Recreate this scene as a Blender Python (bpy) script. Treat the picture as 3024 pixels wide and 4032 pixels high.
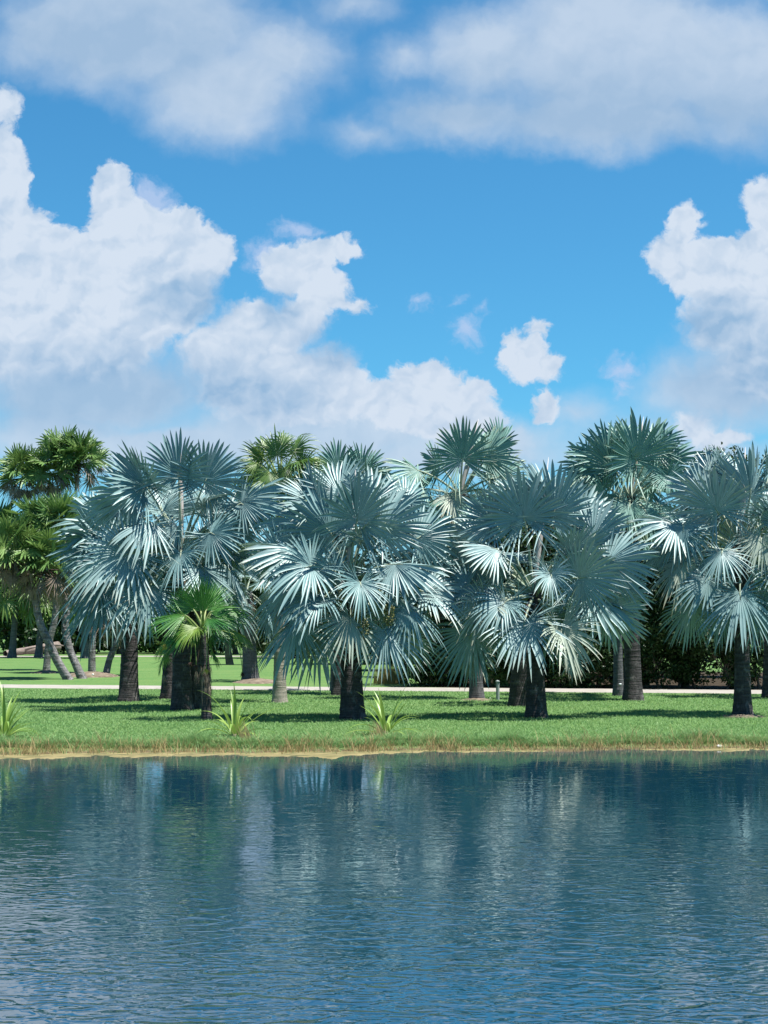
import bpy, math, random
import numpy as np
from mathutils import Vector

# ------------------------------------------------------------------ camera, sky, sun, exposure
for o in list(bpy.data.objects):
    bpy.data.objects.remove(o)
SC = bpy.context.scene
COL = SC.collection
F = 6056.0                      # focal length in photograph pixels (3024 x 4032)
CX, CY, HOR = 1512.0, 2016.0, 2450.0
PITCH = math.atan((HOR - CY) / F)
HC = 3.1                        # eye height above the lawn
WATER_Z = -0.20
cam_d = bpy.data.cameras.new('camera')
cam = bpy.data.objects.new('camera', cam_d)
COL.objects.link(cam)
cam_d.sensor_fit = 'VERTICAL'
cam_d.sensor_height = 36.0
cam_d.lens = 36.0 * F / 4032.0
cam_d.clip_end = 6000
cam.location = (0, 0, HC)
cam.rotation_euler = (math.pi / 2 + PITCH, 0, 0)
SC.camera = cam

SC.view_settings.view_transform = 'Standard'
SC.view_settings.look = 'None'
SC.view_settings.gamma = 1
SC.view_settings.exposure = 1.1
SC.cycles.max_bounces = 6
SC.cycles.diffuse_bounces = 3
SC.cycles.glossy_bounces = 3
SC.cycles.transmission_bounces = 3
SC.cycles.caustics_reflective = False
SC.cycles.caustics_refractive = False

SUN_EL, SUN_AZ = math.radians(71), math.radians(108)   # azimuth clockwise from +Y (photo's depth axis)
sd = bpy.data.lights.new('sun', 'SUN')
sd.energy = 5.0
sd.angle = math.radians(0.5)
sd.color = (1.0, 0.96, 0.9)
so = bpy.data.objects.new('sun', sd)
COL.objects.link(so)
sv = Vector((math.sin(SUN_AZ) * math.cos(SUN_EL), math.cos(SUN_AZ) * math.cos(SUN_EL), math.sin(SUN_EL)))
so.rotation_euler = sv.to_track_quat('Z', 'Y').to_euler()
so.location = (10, 0, 40)


def ray(px, py):
    x, y = (px - CX) / F, (CY - py) / F
    return np.array([x, math.cos(PITCH) - y * math.sin(PITCH), math.sin(PITCH) + y * math.cos(PITCH)])


def P(px, py, Y):
    r = ray(px, py)
    return np.array([0, 0, HC]) + r * (Y / r[1])


def G(px, py, z=0.0):
    r = ray(px, py)
    return np.array([0, 0, HC]) + r * ((z - HC) / r[2])


# ---- node helper
class NT:
    def __init__(s, tree):
        s.t = tree
        s.t.nodes.clear()

    def new(s, typ, **kw):
        n = s.t.nodes.new(typ)
        for k, v in kw.items():
            setattr(n, k, v)
        return n

    def put(s, sock, v):
        if hasattr(v, 'is_output'):
            s.t.links.new(v, sock)
        elif v is not None:
            if isinstance(v, (tuple, list)) and len(v) == 3 and len(sock.default_value) == 4:
                v = (*v, 1)
            sock.default_value = v

    def math(s, op, a, b=None, c=None, clamp=False):
        n = s.new('ShaderNodeMath', operation=op, use_clamp=clamp)
        for i, v in enumerate((a, b, c)):
            s.put(n.inputs[i], v)
        return n.outputs[0]

    def vm(s, op, a, b=None, c=None):
        n = s.new('ShaderNodeVectorMath', operation=op)
        for i, v in enumerate((a, b, c)):
            if v is not None:
                s.put(n.inputs[i], v)
        return n.outputs['Value'] if op in ('LENGTH', 'DOT_PRODUCT') else n.outputs['Vector']

    def noise(s, vec, scale, detail=3, rough=0.55, out='Fac', dist=0.0):
        n = s.new('ShaderNodeTexNoise')
        s.put(n.inputs['Vector'], vec)
        n.inputs['Scale'].default_value = scale
        n.inputs['Detail'].default_value = detail
        n.inputs['Roughness'].default_value = rough
        n.inputs['Distortion'].default_value = dist
        return n.outputs[out]

    def mr(s, v, a, b, c=0.0, d=1.0, smooth=False):
        n = s.new('ShaderNodeMapRange', interpolation_type='SMOOTHSTEP' if smooth else 'LINEAR')
        s.put(n.inputs[0], v)
        for i, q in enumerate((a, b, c, d)):
            n.inputs[i + 1].default_value = q
        return n.outputs[0]

    def mix(s, f, a, b, typ='MIX'):
        n = s.new('ShaderNodeMix', data_type='RGBA', blend_type=typ)
        s.put(n.inputs['Factor'], f)
        s.put(n.inputs[6], a)
        s.put(n.inputs[7], b)
        return n.outputs[2]

    def map(s, vec, scale=(1, 1, 1), rot=(0, 0, 0)):
        n = s.new('ShaderNodeMapping')
        s.put(n.inputs['Vector'], vec)
        n.inputs['Scale'].default_value = scale
        n.inputs['Rotation'].default_value = rot
        return n.outputs[0]


# ---- world: sky texture with cumulus clouds placed by direction
def build_world():
    w = bpy.data.worlds.new('World')
    SC.world = w
    w.use_nodes = True
    n = NT(w.node_tree)
    STR = 0.1
    sky = n.new('ShaderNodeTexSky', sky_type='NISHITA', sun_disc=False)
    sky.sun_elevation = SUN_EL
    sky.sun_rotation = SUN_AZ
    sky.air_density = 1.0
    sky.dust_density = 0.4
    sky.ozone_density = 2.0
    tc = n.new('ShaderNodeTexCoord')
    sep = n.new('ShaderNodeSeparateXYZ')
    n.put(sep.inputs[0], tc.outputs['Generated'])
    yy = n.math('MAXIMUM', sep.outputs[1], 0.05)
    u = n.math('DIVIDE', sep.outputs[0], yy)
    v = n.math('DIVIDE', sep.outputs[2], yy)
    comb = n.new('ShaderNodeCombineXYZ')
    n.put(comb.inputs[0], u)
    n.put(comb.inputs[1], v)
    uv = comb.outputs[0]

    def c(x, y):                       # 1659-wide coordinates -> (u, v)
        r = ray(x * 1.8228, y * 1.8228)
        return r[0] / r[1], r[2] / r[1]
    S = 1.8228 / F

    def warp(amp, scale, detail, base):
        nc = n.noise(uv, scale, detail, 0.6, 'Color')
        d = n.vm('SUBTRACT', nc, (0.5, 0.5, 0.5))
        return n.vm('MULTIPLY_ADD', d, (amp, amp, 0), base)
    uvw = warp(60 * S, 1 / (120 * S), 1.0, uv)
    uvw = warp(36 * S, 1 / (34 * S), 3.0, uvw)

    def field(blobs, co, sm, ref=0):
        acc = None
        for (x, y, rx, ry) in blobs:
            cu, cv = c(x, y)
            q = n.vm('MULTIPLY_ADD', co, (1 / (rx * S), 1 / (ry * S), 0), (-cu / (rx * S), -cv / (ry * S), 0))
            m_ = math.sqrt(rx * ry) / ref if ref else 1
            L = n.math('MULTIPLY_ADD', n.vm('LENGTH', q), m_, 1 - m_) if ref else n.vm('LENGTH', q)
            acc = L if acc is None else n.math('SMOOTH_MIN', acc, L, sm)
        return acc
    hard = [(0, 400, 75, 130), (40, 520, 95, 90), (110, 570, 110, 90), (30, 660, 170, 190), (238, 415, 50, 68), (270, 500, 90, 90),
            (365, 520, 95, 80), (445, 560, 70, 78), (340, 620, 150, 130), (180, 690, 220, 150), (10, 235, 38, 48),
            (620, 590, 62, 55), (680, 560, 55, 42), (745, 540, 50, 28), (695, 625, 62, 52), (760, 655, 34, 18), (560, 720, 120, 75),
            (640, 690, 85, 60), (480, 770, 110, 75), (700, 790, 85, 62), (600, 830, 210, 95), (760, 860, 70, 50),
            (920, 830, 85, 62), (870, 880, 90, 60), (1010, 850, 62, 34), (960, 900, 130, 60), (1140, 775, 58, 46), (1190, 790, 42, 34),
            (1112, 735, 24, 34), (1158, 712, 22, 24), (1180, 875, 38, 38),
            (1480, 490, 46, 50), (1455, 560, 64, 52), (1540, 590, 110, 76), (1650, 450, 46, 80), (1650, 560, 70, 80), (1600, 690, 130, 90),
            (1495, 925, 48, 34), (1545, 950, 75, 28), (1570, 940, 28, 20), (1660, 800, 130, 90)]
    wisp = [(1336, 795, 44, 28), (1345, 830, 24, 32), (1010, 715, 34, 38), (915, 662, 34, 18), (1040, 668, 16, 10), (990, 650, 12, 12), (580, 560, 50, 40), (330, 425, 50, 50), (640, 505, 60, 26)]
    soft = [(300, 60, 330, 170), (470, 190, 230, 140), (610, 120, 160, 110), (520, 270, 120, 70), (760, 10, 120, 50), (90, 80, 130, 120),
            (870, 130, 90, 60), (1060, 120, 190, 130), (1350, 110, 330, 200), (1600, 160, 200, 190), (1000, 250, 210, 80), (1300, 260, 330, 90),
            (800, 290, 110, 40), (200, 850, 330, 110), (120, 930, 260, 90), (700, 930, 420, 85), (1060, 950, 240, 70), (1250, 900, 90, 55),
            (1560, 850, 230, 110), (350, 960, 500, 60), (950, 980, 400, 50), (1450, 985, 300, 40), (1640, 760, 170, 150), (1380, 950, 160, 60)]
    fb = n.noise(uvw, 1 / (26 * S), 6, 0.62)
    fb2 = n.noise(uvw, 1 / (100 * S), 3, 0.5)
    fh = field(hard, uvw, 0.22, 75)
    fh = n.math('MULTIPLY_ADD', n.math('SUBTRACT', fb, 0.5), 0.58, fh)
    fs = field(soft, uvw, 0.35, 130)
    fs = n.math('MULTIPLY_ADD', n.math('SUBTRACT', fb2, 0.5), 0.5, fs)
    fs = n.math('MULTIPLY_ADD', n.math('SUBTRACT', fb, 0.5), 0.10, fs)
    as_ = n.mr(fs, 1.25, 0.15, 0, 0.9, True)
    fw = field(wisp, uvw, 0.2, 50)
    fw = n.math('MULTIPLY_ADD', n.math('SUBTRACT', fb, 0.5), 1.3, fw)
    aw = n.mr(fw, 1.2, 0.2, 0, 0.75, True)
    # lighting inside the clouds: relief of the billows towards the sun, and grey bases
    offs = n.vm('ADD', uvw, (-9 * S, 16 * S, 0))
    rel = n.math('SUBTRACT', n.noise(uvw, 1 / (46 * S), 2.2, 0.5), n.noise(offs, 1 / (46 * S), 2.2, 0.5))
    offs2 = n.vm('ADD', uvw, (-22 * S, 40 * S, 0))
    rel2 = n.math('SUBTRACT', fb2, n.noise(offs2, 1 / (100 * S), 3, 0.5))
    shade_b = [(250, 830, 330, 90), (100, 860, 260, 70), (560, 860, 150, 55), (720, 750, 90, 50), (600, 670, 40, 40), (420, 640, 100, 60),
               (1620, 800, 170, 110), (1560, 700, 90, 60), (250, 90, 260, 110), (1250, 230, 380, 90), (1500, 260, 300, 90), (950, 240, 150, 60)]
    fsh = field(shade_b, uv, 0.4)
    shade = n.mr(fsh, 1.8, 0.2, 0.08, 0.8, True)
    shade0 = shade
    shade = n.math('MULTIPLY_ADD', rel, 1.0, shade)
    shade = n.math('MULTIPLY_ADD', rel2, 1.15, shade, clamp=True)
    lit, gry = (0.67, 0.765, 0.89), (0.31, 0.49, 0.71)
    k = 0.4665 / STR
    ccol = n.mix(shade, tuple(a * k for a in lit), tuple(a * k for a in gry))
    shs = n.math('MULTIPLY_ADD', rel2, 0.8, n.math('MULTIPLY_ADD', rel, 0.3, shade0), clamp=True)
    scol = n.mix(n.math('MINIMUM', n.math('MULTIPLY_ADD', shs, 0.75, 0.36), 1.0), tuple(a * k for a in lit), tuple(a * k for a in (0.38, 0.53, 0.72)))
    skyc = n.mix(1.0, sky.outputs[0], SKY_TINT, 'MULTIPLY')
    skyc = n.mix(n.mr(sep.outputs[2], 0.68, 0.98, 0, 0.55, True), skyc, n.mix(1.0, skyc, (0.3, 0.35, 0.45), 'MULTIPLY'))
    # pale air low over the horizon
    lowf = n.mr(v, 0.16, 0.0, 0.0, 0.5, True)
    skyc = n.mix(lowf, skyc, tuple(a * k for a in (0.34, 0.54, 0.84)))
    mrn = n.new('ShaderNodeMapRange', interpolation_type='SMOOTHSTEP')
    n.put(mrn.inputs[0], fh)
    mrn.inputs[1].default_value = 1.10
    n.put(mrn.inputs[2], n.mr(shade0, 0.1, 0.8, 0.84, 0.38))
    ah = mrn.outputs[0]
    col = n.mix(as_, skyc, scol)
    col = n.mix(aw, col, tuple(a * k for a in (0.52, 0.64, 0.88)))
    col = n.mix(ah, col, ccol)
    # behind the viewer: scattered cloud
    bn = n.noise(tc.outputs['Generated'], 2.2, 5, 0.6)
    ab = n.math('MULTIPLY', n.mr(bn, 0.5, 0.66, 0, 0.5, True), n.mr(sep.outputs[1], 0.35, 0.1, 0, 1, True))
    col = n.mix(ab, col, tuple(a * k for a in (0.58, 0.66, 0.84)))
    bg = n.new('ShaderNodeBackground')
    n.put(bg.inputs[0], col)
    bg.inputs[1].default_value = STR
    out = n.new('ShaderNodeOutputWorld')
    n.put(out.inputs[0], bg.outputs[0])


SKY_TINT = (0.215, 0.565, 0.70)
build_world()
rng = np.random.default_rng(7)
random.seed(7)


# ------------------------------------------------------------------ materials
def mat(name, fn):
    m = bpy.data.materials.new(name)
    m.use_nodes = True
    n = NT(m.node_tree)
    out = n.new('ShaderNodeOutputMaterial')
    n.put(out.inputs[0], fn(n))
    return m


def principled(n, col, rough=0.6, spec=0.4, normal=None, **kw):
    b = n.new('ShaderNodeBsdfPrincipled')
    n.put(b.inputs['Base Color'], col)
    n.put(b.inputs['Roughness'], rough)
    b.inputs['Specular IOR Level'].default_value = spec
    if normal is not None:
        n.put(b.inputs['Normal'], normal)
    for k, v in kw.items():
        n.put(b.inputs[k], v)
    return b.outputs[0]


def leaf_mat(name, c0, c1, rough=0.45, spec=0.4, trans=0.2, tcol=None, nscale=3.0, tip=None):
    def f(n):
        tc = n.new('ShaderNodeTexCoord').outputs['Object']
        oi = n.new('ShaderNodeObjectInfo').outputs['Random']
        ns = n.noise(tc, nscale, 3, 0.6)
        f_ = n.math('ADD', n.math('MULTIPLY', oi, 0.55), n.math('MULTIPLY', n.mr(ns, 0.3, 0.7), 0.45))
        col = n.mix(f_, c0, c1)
        if tip is not None:
            at = n.new('ShaderNodeAttribute', attribute_name='tipness').outputs['Fac']
            ff = n.math('MULTIPLY', n.mr(at, 0.75, 1.0, 0, 1), n.mr(oi, 0.3, 1.0, 0.0, 0.9))
            col = n.mix(ff, col, tip)
        p = principled(n, col, rough, spec)
        t = n.new('ShaderNodeBsdfTranslucent')
        n.put(t.inputs[0], n.mix(1.0, col, tcol or (1, 1, 1), 'MULTIPLY'))
        m = n.new('ShaderNodeMixShader')
        m.inputs[0].default_value = trans
        n.put(m.inputs[1], p)
        n.put(m.inputs[2], t.outputs[0])
        return m.outputs[0]
    return mat(name, f)


def bark_mat(name, dark, light, patch, zs=14.0, bump=0.6, patch_amt=0.5):
    def f(n):
        tc = n.new('ShaderNodeTexCoord').outputs['Object']
        rings = n.noise(n.map(tc, (1.6, 1.6, zs)), 1.0, 3, 0.6)
        fine = n.noise(n.map(tc, (22, 22, 9)), 1.0, 4, 0.65)
        f_ = n.mr(n.math('ADD', n.math('MULTIPLY', rings, 0.6), n.math('MULTIPLY', fine, 0.4)), 0.36, 0.64)
        col = n.mix(f_, dark, light)
        pn = n.noise(n.map(tc, (4, 4, 2.2)), 1.0, 4, 0.65)
        col = n.mix(n.mr(pn, 0.56, 0.68, 0, patch_amt), col, patch)
        b = n.new('ShaderNodeBump')
        b.inputs['Strength'].default_value = bump
        b.inputs['Distance'].default_value = 0.03
        n.put(b.inputs['Height'], f_)
        return principled(n, col, 0.85, 0.2, b.outputs[0])
    return mat(name, f)


def plain_mat(name, c0, c1, scale=8.0, rough=0.8, spec=0.25, stretch=(1, 1, 1)):
    def f(n):
        tc = n.new('ShaderNodeTexCoord').outputs['Object']
        return principled(n, n.mix(n.mr(n.noise(n.map(tc, stretch), scale, 4, 0.6), 0.32, 0.68), c0, c1), rough, spec)
    return mat(name, f)


M = {}
M['silver'] = leaf_mat('silver_leaf', (0.112, 0.225, 0.222), (0.29, 0.392, 0.385), 0.40, 0.45, 0.06, nscale=1.6, tip=(0.34, 0.36, 0.28))
M['silver_green'] = leaf_mat('silver_green_leaf', (0.085, 0.21, 0.175), (0.19, 0.31, 0.255), 0.42, 0.35, 0.06, nscale=1.6, tip=(0.32, 0.32, 0.18))
M['silver_old'] = leaf_mat('aging_silver_leaf', (0.23, 0.31, 0.26), (0.38, 0.41, 0.32), 0.45, 0.4, 0.1, nscale=2.5, tip=(0.40, 0.33, 0.20))
M['silver_pet'] = plain_mat('silver_petiole', (0.20, 0.27, 0.20), (0.32, 0.34, 0.23), 2.5, 0.5, 0.4)
M['green'] = leaf_mat('green_fan_leaf', (0.06, 0.14, 0.03), (0.16, 0.24, 0.05), 0.38, 0.5, 0.22, nscale=2)
M['olive'] = leaf_mat('doum_leaf', (0.075, 0.175, 0.05), (0.20, 0.29, 0.08), 0.42, 0.45, 0.2, nscale=2)
M['young'] = leaf_mat('young_fan_leaf', (0.03, 0.14, 0.03), (0.08, 0.22, 0.04), 0.35, 0.5, 0.2, nscale=2)
M['yellowing'] = leaf_mat('yellowing_leaf', (0.13, 0.24, 0.04), (0.23, 0.30, 0.05), 0.4, 0.45, 0.25, nscale=3)
M['dead'] = leaf_mat('dead_leaf', (0.13, 0.105, 0.085), (0.30, 0.245, 0.185), 0.8, 0.15, 0.05, nscale=4)
M['green_pet'] = plain_mat('green_petiole', (0.10, 0.17, 0.05), (0.24, 0.28, 0.09), 3, 0.5, 0.4)
M['strap'] = leaf_mat('strap_leaf', (0.16, 0.28, 0.05), (0.28, 0.38, 0.09), 0.35, 0.5, 0.25, nscale=4)
M['spear'] = plain_mat('spear_leaf', (0.45, 0.40, 0.38), (0.55, 0.50, 0.46), 4, 0.5, 0.4)
M['bark'] = bark_mat('palm_bark', (0.022, 0.02, 0.021), (0.075, 0.069, 0.07), (0.22, 0.20, 0.195), 18, 0.9, 0.5)
M['bark_pale'] = bark_mat('pale_palm_bark', (0.18, 0.165, 0.14), (0.33, 0.30, 0.25), (0.40, 0.37, 0.31), 20, 0.5, 0.4)
M['bark_grey'] = bark_mat('grey_palm_bark', (0.05, 0.053, 0.056), (0.13, 0.13, 0.135), (0.20, 0.20, 0.20), 18, 0.5, 0.3)
M['bark_doum'] = bark_mat('doum_bark', (0.04, 0.037, 0.037), (0.25, 0.24, 0.24), (0.45, 0.43, 0.43), 9, 0.8, 0.5)
M['wood'] = bark_mat('tree_bark', (0.06, 0.05, 0.04), (0.16, 0.13, 0.10), (0.25, 0.22, 0.18), 3, 0.6, 0.3)
M['stalk'] = plain_mat('dark_stalk', (0.03, 0.02, 0.018), (0.08, 0.05, 0.04), 6)
M['fruit'] = plain_mat('green_fruit', (0.12, 0.13, 0.04), (0.30, 0.27, 0.10), 9, 0.45, 0.4)
M['flower'] = plain_mat('yellow_flower', (0.35, 0.30, 0.05), (0.50, 0.42, 0.10), 20)
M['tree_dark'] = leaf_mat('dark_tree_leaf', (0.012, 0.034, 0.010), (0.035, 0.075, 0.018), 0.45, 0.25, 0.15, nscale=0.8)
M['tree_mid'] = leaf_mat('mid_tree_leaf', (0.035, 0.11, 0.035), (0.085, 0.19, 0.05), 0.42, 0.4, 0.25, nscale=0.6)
M['mulch'] = plain_mat('mulch', (0.075, 0.058, 0.042), (0.22, 0.18, 0.135), 3.5, 0.95, 0.1)
M['post'] = plain_mat('weathered_post', (0.20, 0.25, 0.24), (0.32, 0.36, 0.35), 6, 0.8, 0.2, (8, 8, 1))
M['tagm'] = plain_mat('tag_metal', (0.6, 0.64, 0.66), (0.7, 0.72, 0.74), 10, 0.4, 0.5)
M['stone'] = plain_mat('pale_stone', (0.55, 0.53, 0.5), (0.75, 0.73, 0.7), 6, 0.8)
M['log'] = bark_mat('log_bark', (0.12, 0.095, 0.08), (0.24, 0.20, 0.175), (0.3, 0.26, 0.23), 3, 0.5, 0.4)
M['reed'] = leaf_mat('dry_reed', (0.28, 0.21, 0.09), (0.46, 0.36, 0.18), 0.6, 0.2, 0.25, nscale=6)
M['hay'] = leaf_mat('golden_grass', (0.25, 0.21, 0.07), (0.36, 0.30, 0.13), 0.6, 0.2, 0.25, nscale=2)


# ------------------------------------------------------------------ mesh helpers
def raw_mesh(name, V, quads=None, tris=None, attr=None):
    V = np.asarray(V, dtype=np.float32).reshape(-1, 3)
    me = bpy.data.meshes.new(name)
    loops, starts, tot = [], [], 0
    if quads is not None and len(quads):
        q = np.asarray(quads, dtype=np.int32).reshape(-1, 4)
        loops.append(q.ravel())
        starts.append(np.arange(len(q), dtype=np.int32) * 4)
        tot = len(q) * 4
    if tris is not None and len(tris):
        t = np.asarray(tris, dtype=np.int32).reshape(-1, 3)
        loops.append(t.ravel())
        starts.append(tot + np.arange(len(t), dtype=np.int32) * 3)
    L = np.concatenate(loops)
    S_ = np.concatenate(starts)
    me.vertices.add(len(V))
    me.vertices.foreach_set('co', V.ravel())
    me.loops.add(len(L))
    me.loops.foreach_set('vertex_index', L)
    me.polygons.add(len(S_))
    me.polygons.foreach_set('loop_start', S_)
    me.update(calc_edges=True)
    if attr is not None:
        a = me.attributes.new('tipness', 'FLOAT', 'POINT')
        a.data.foreach_set('value', np.asarray(attr, dtype=np.float32).ravel())
    return me


def link(name, me, m, parent=None, loc=None, smooth=False):
    o = bpy.data.objects.new(name, me)
    COL.objects.link(o)
    if m is not None and not me.materials:
        me.materials.append(m)
    if smooth:
        me.polygons.foreach_set('use_smooth', np.ones(len(me.polygons), dtype=bool))
    if parent is not None:
        o.parent = parent
    if loc is not None:
        o.location = loc
    return o


def thing(name, label, cat, loc, group=None):
    o = bpy.data.objects.new(name, None)
    COL.objects.link(o)
    o.empty_display_size = 0.3
    o.location = [float(a) for a in loc]
    o['label'] = label
    o['category'] = cat
    if group:
        o['group'] = group
    return o


def tag(o, label=None, cat=None, group=None, kind=None):
    for k, v in (('label', label), ('category', cat), ('group', group), ('kind', kind)):
        if v:
            o[k] = v
    return o


def nrm(v):
    v = np.asarray(v, dtype=float)
    return v / (np.linalg.norm(v) + 1e-9)


def tube(pts, rad, sides=6, cap=True, mod=None):
    """tube along pts; returns V, quads, tris. mod(i_row, angles, length) -> radius multiplier"""
    pts = np.asarray(pts, dtype=float)
    n = len(pts)
    rad = np.broadcast_to(np.asarray(rad, dtype=float), (n,))
    tang = np.gradient(pts, axis=0)
    tang /= np.linalg.norm(tang, axis=1)[:, None] + 1e-9
    ref = np.array([0, 1.0, 0]) if abs(tang[0][1]) < 0.8 else np.array([1.0, 0, 0])
    ang = np.linspace(0, 2 * math.pi, sides, endpoint=False)
    V = []
    ln = np.concatenate([[0], np.cumsum(np.linalg.norm(np.diff(pts, axis=0), axis=1))])
    for i in range(n):
        a = nrm(np.cross(ref, tang[i]))
        b = np.cross(tang[i], a)
        r = rad[i] * (mod(i, ang, ln[i]) if mod else np.ones(sides))
        V.append(pts[i] + (np.cos(ang) * r)[:, None] * a + (np.sin(ang) * r)[:, None] * b)
    V = np.concatenate(V)
    idx = np.arange(n * sides).reshape(n, sides)
    nx = np.roll(idx, -1, axis=1)
    Q = np.stack([idx[:-1], nx[:-1], nx[1:], idx[1:]], -1).reshape(-1, 4)
    T = []
    if cap:
        V = np.concatenate([V, pts[-1:]])
        k = len(V) - 1
        T = np.stack([idx[-1], nx[-1], np.full(sides, k)], -1)
    return V, Q, np.asarray(T, dtype=int).reshape(-1, 3)


class MB:
    def __init__(s):
        s.V, s.Q, s.T, s.n = [], [], [], 0

    def add(s, V, Q=(), T=()):
        V = np.asarray(V).reshape(-1, 3)
        s.V.append(V)
        if len(Q):
            s.Q.append(np.asarray(Q) + s.n)
        if len(T):
            s.T.append(np.asarray(T) + s.n)
        s.n += len(V)

    def build(s, name, m, parent=None, smooth=False, org=None):
        V = np.concatenate(s.V)
        if org is not None:
            V = V - np.asarray(org)
        me = raw_mesh(name, V, np.concatenate(s.Q) if s.Q else None, np.concatenate(s.T) if s.T else None)
        return link(name, me, m, parent, smooth=smooth)


def bez(a, b, c, n):
    t = np.linspace(0, 1, n)[:, None]
    return (1 - t) ** 2 * a + 2 * t * (1 - t) * b + t * t * c


def smooth_path(pts, n):
    pts = np.asarray(pts, dtype=float)
    m = len(pts)
    out = []
    for t in np.linspace(0, m - 1, n):
        i = min(int(t), m - 2)
        f = t - i
        p0, p1, p2, p3 = pts[max(i - 1, 0)], pts[i], pts[i + 1], pts[min(i + 2, m - 1)]
        out.append(0.5 * ((2 * p1) + (-p0 + p2) * f + (2 * p0 - 5 * p1 + 4 * p2 - p3) * f * f + (-p0 + 3 * p1 - 3 * p2 + p3) * f ** 3))
    return np.array(out)


# ------------------------------------------------------------------ palm pieces
def fan_blade(d, nv, R, nseg=38, span=2.55, join=0.52, fold=0.0, cup=0.0, recurve=0.15, grav=0.08, side=0.68, pleat=0.85, ragged=0.08, tipdroop=0.0, wide=1.0, twist=0.42):
    """costapalmate fan: pleated segments joined near the middle, free and tapered outside. hastula at the origin."""
    d = nrm(d)
    nv = nrm(nv - d * np.dot(nv, d))
    s = np.cross(d, nv)
    th = np.linspace(-span, span, nseg)
    dth = th[1] - th[0]
    af = np.abs(th) / span
    th = th + rng.normal(0, dth * 0.10, nseg)
    Rs = R * (1 - (1 - side) * af ** 1.8) * (1 + rng.normal(0, ragged, nseg))
    jn = join * (1 - 0.35 * af) * (1 + rng.normal(0, 0.05, nseg))
    rows = 6
    t = np.zeros((nseg, rows))
    t[:, 0] = 0.02
    t[:, 1] = jn * 0.55
    t[:, 2] = jn
    t[:, 3] = jn + (1 - jn) * 0.4
    t[:, 4] = jn + (1 - jn) * 0.76
    t[:, 5] = 1.0
    r = Rs[:, None] * t
    hw = r * math.tan(dth / 2) * 1.04
    hj = hw[:, 2:3]
    hw[:, 3:] = hj * np.array([0.93, 0.60, 0.04]) * wide
    bend = rng.normal(0, 0.03, (nseg, 1)) * R * np.clip(t - jn[:, None], 0, 1) * 2
    tw = rng.normal(0, twist, (nseg, 1)) * np.clip((t - jn[:, None] * 0.7) * 2.2, 0, 1)
    cs, sn = np.cos(th)[:, None], np.sin(th)[:, None]
    out = np.zeros((nseg, rows, 3, 3))
    zoff = np.zeros((nseg, rows))
    zoff -= recurve * (r * cs) ** 2 / R * np.sign(cs)
    zoff += cup * r * np.abs(sn)
    zoff += (np.clip((af - 0.78) / 0.22, 0, 1) * 0.9)[:, None] * r * t
    zoff += rng.normal(0, 0.06, (nseg, 1)) * R * np.clip(t - 0.3, 0, 1) ** 1.5 * 1.8
    zoff -= tipdroop * R * np.clip(t - 0.5, 0, 1) ** 2 * 4
    for k, sg in enumerate((-1, 0, 1)):
        lat = hw * sg * np.cos(tw) + bend
        out[:, :, k, 0] = r * sn + lat * cs
        out[:, :, k, 1] = r * cs - lat * sn
        out[:, :, k, 2] = zoff + hw * sg * np.sin(tw) - (pleat * hw if sg == 0 else 0)
    if fold:
        x = out[..., 0].copy()
        f = fold * np.clip(np.abs(x) / (0.22 * R), 0, 1)
        out[..., 0] = x * np.cos(f)
        out[..., 2] -= np.abs(x) * np.sin(f)
    p = out[..., 0:1] * s + out[..., 1:2] * d + out[..., 2:3] * nv
    rr = np.linalg.norm(p, axis=-1) / R
    hx = np.sqrt(p[..., 0] ** 2 + p[..., 1] ** 2) / R
    p[..., 2] -= grav * R * rr ** 2 * (0.35 + hx)
    idx = np.arange(nseg * rows * 3).reshape(nseg, rows, 3)
    q1 = np.stack([idx[:, :-1, 0], idx[:, :-1, 1], idx[:, 1:, 1], idx[:, 1:, 0]], -1).reshape(-1, 4)
    q2 = np.stack([idx[:, :-1, 1], idx[:, :-1, 2], idx[:, 1:, 2], idx[:, 1:, 1]], -1).reshape(-1, 4)
    tip = np.repeat(t[:, :, None], 3, axis=2)
    return p.reshape(-1, 3), np.concatenate([q1, q2]), tip


def add_frond(root, base, hast, d, nv, R, leaf, pet, pr=0.035, part='frond', **kw):
    """frond part (blade) with its petiole as a sub-part; positions are world, root at root.location"""
    org = np.array(root.location)
    V, Q, tip = fan_blade(d, nv, R, **kw)
    fr = link(part, raw_mesh(part, V, Q, None, tip), leaf, root, loc=tuple(hast - org))
    a, c = base - hast, np.zeros(3)
    L = np.linalg.norm(a)
    b = a * 0.45 + np.array([0, 0, 0.13 * L])
    pts = bez(a, b, c, 7)
    dn = nrm(d)
    pts = np.concatenate([pts, [dn * R * 0.16 + np.array([0, 0, -0.01])]])
    V, Q, T = tube(pts, np.concatenate([np.linspace(pr * 1.7, pr * 0.75, 7), [pr * 0.2]]), 5)
    link('petiole', raw_mesh('petiole', V, Q, T), pet, fr, smooth=True)
    return fr


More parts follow.
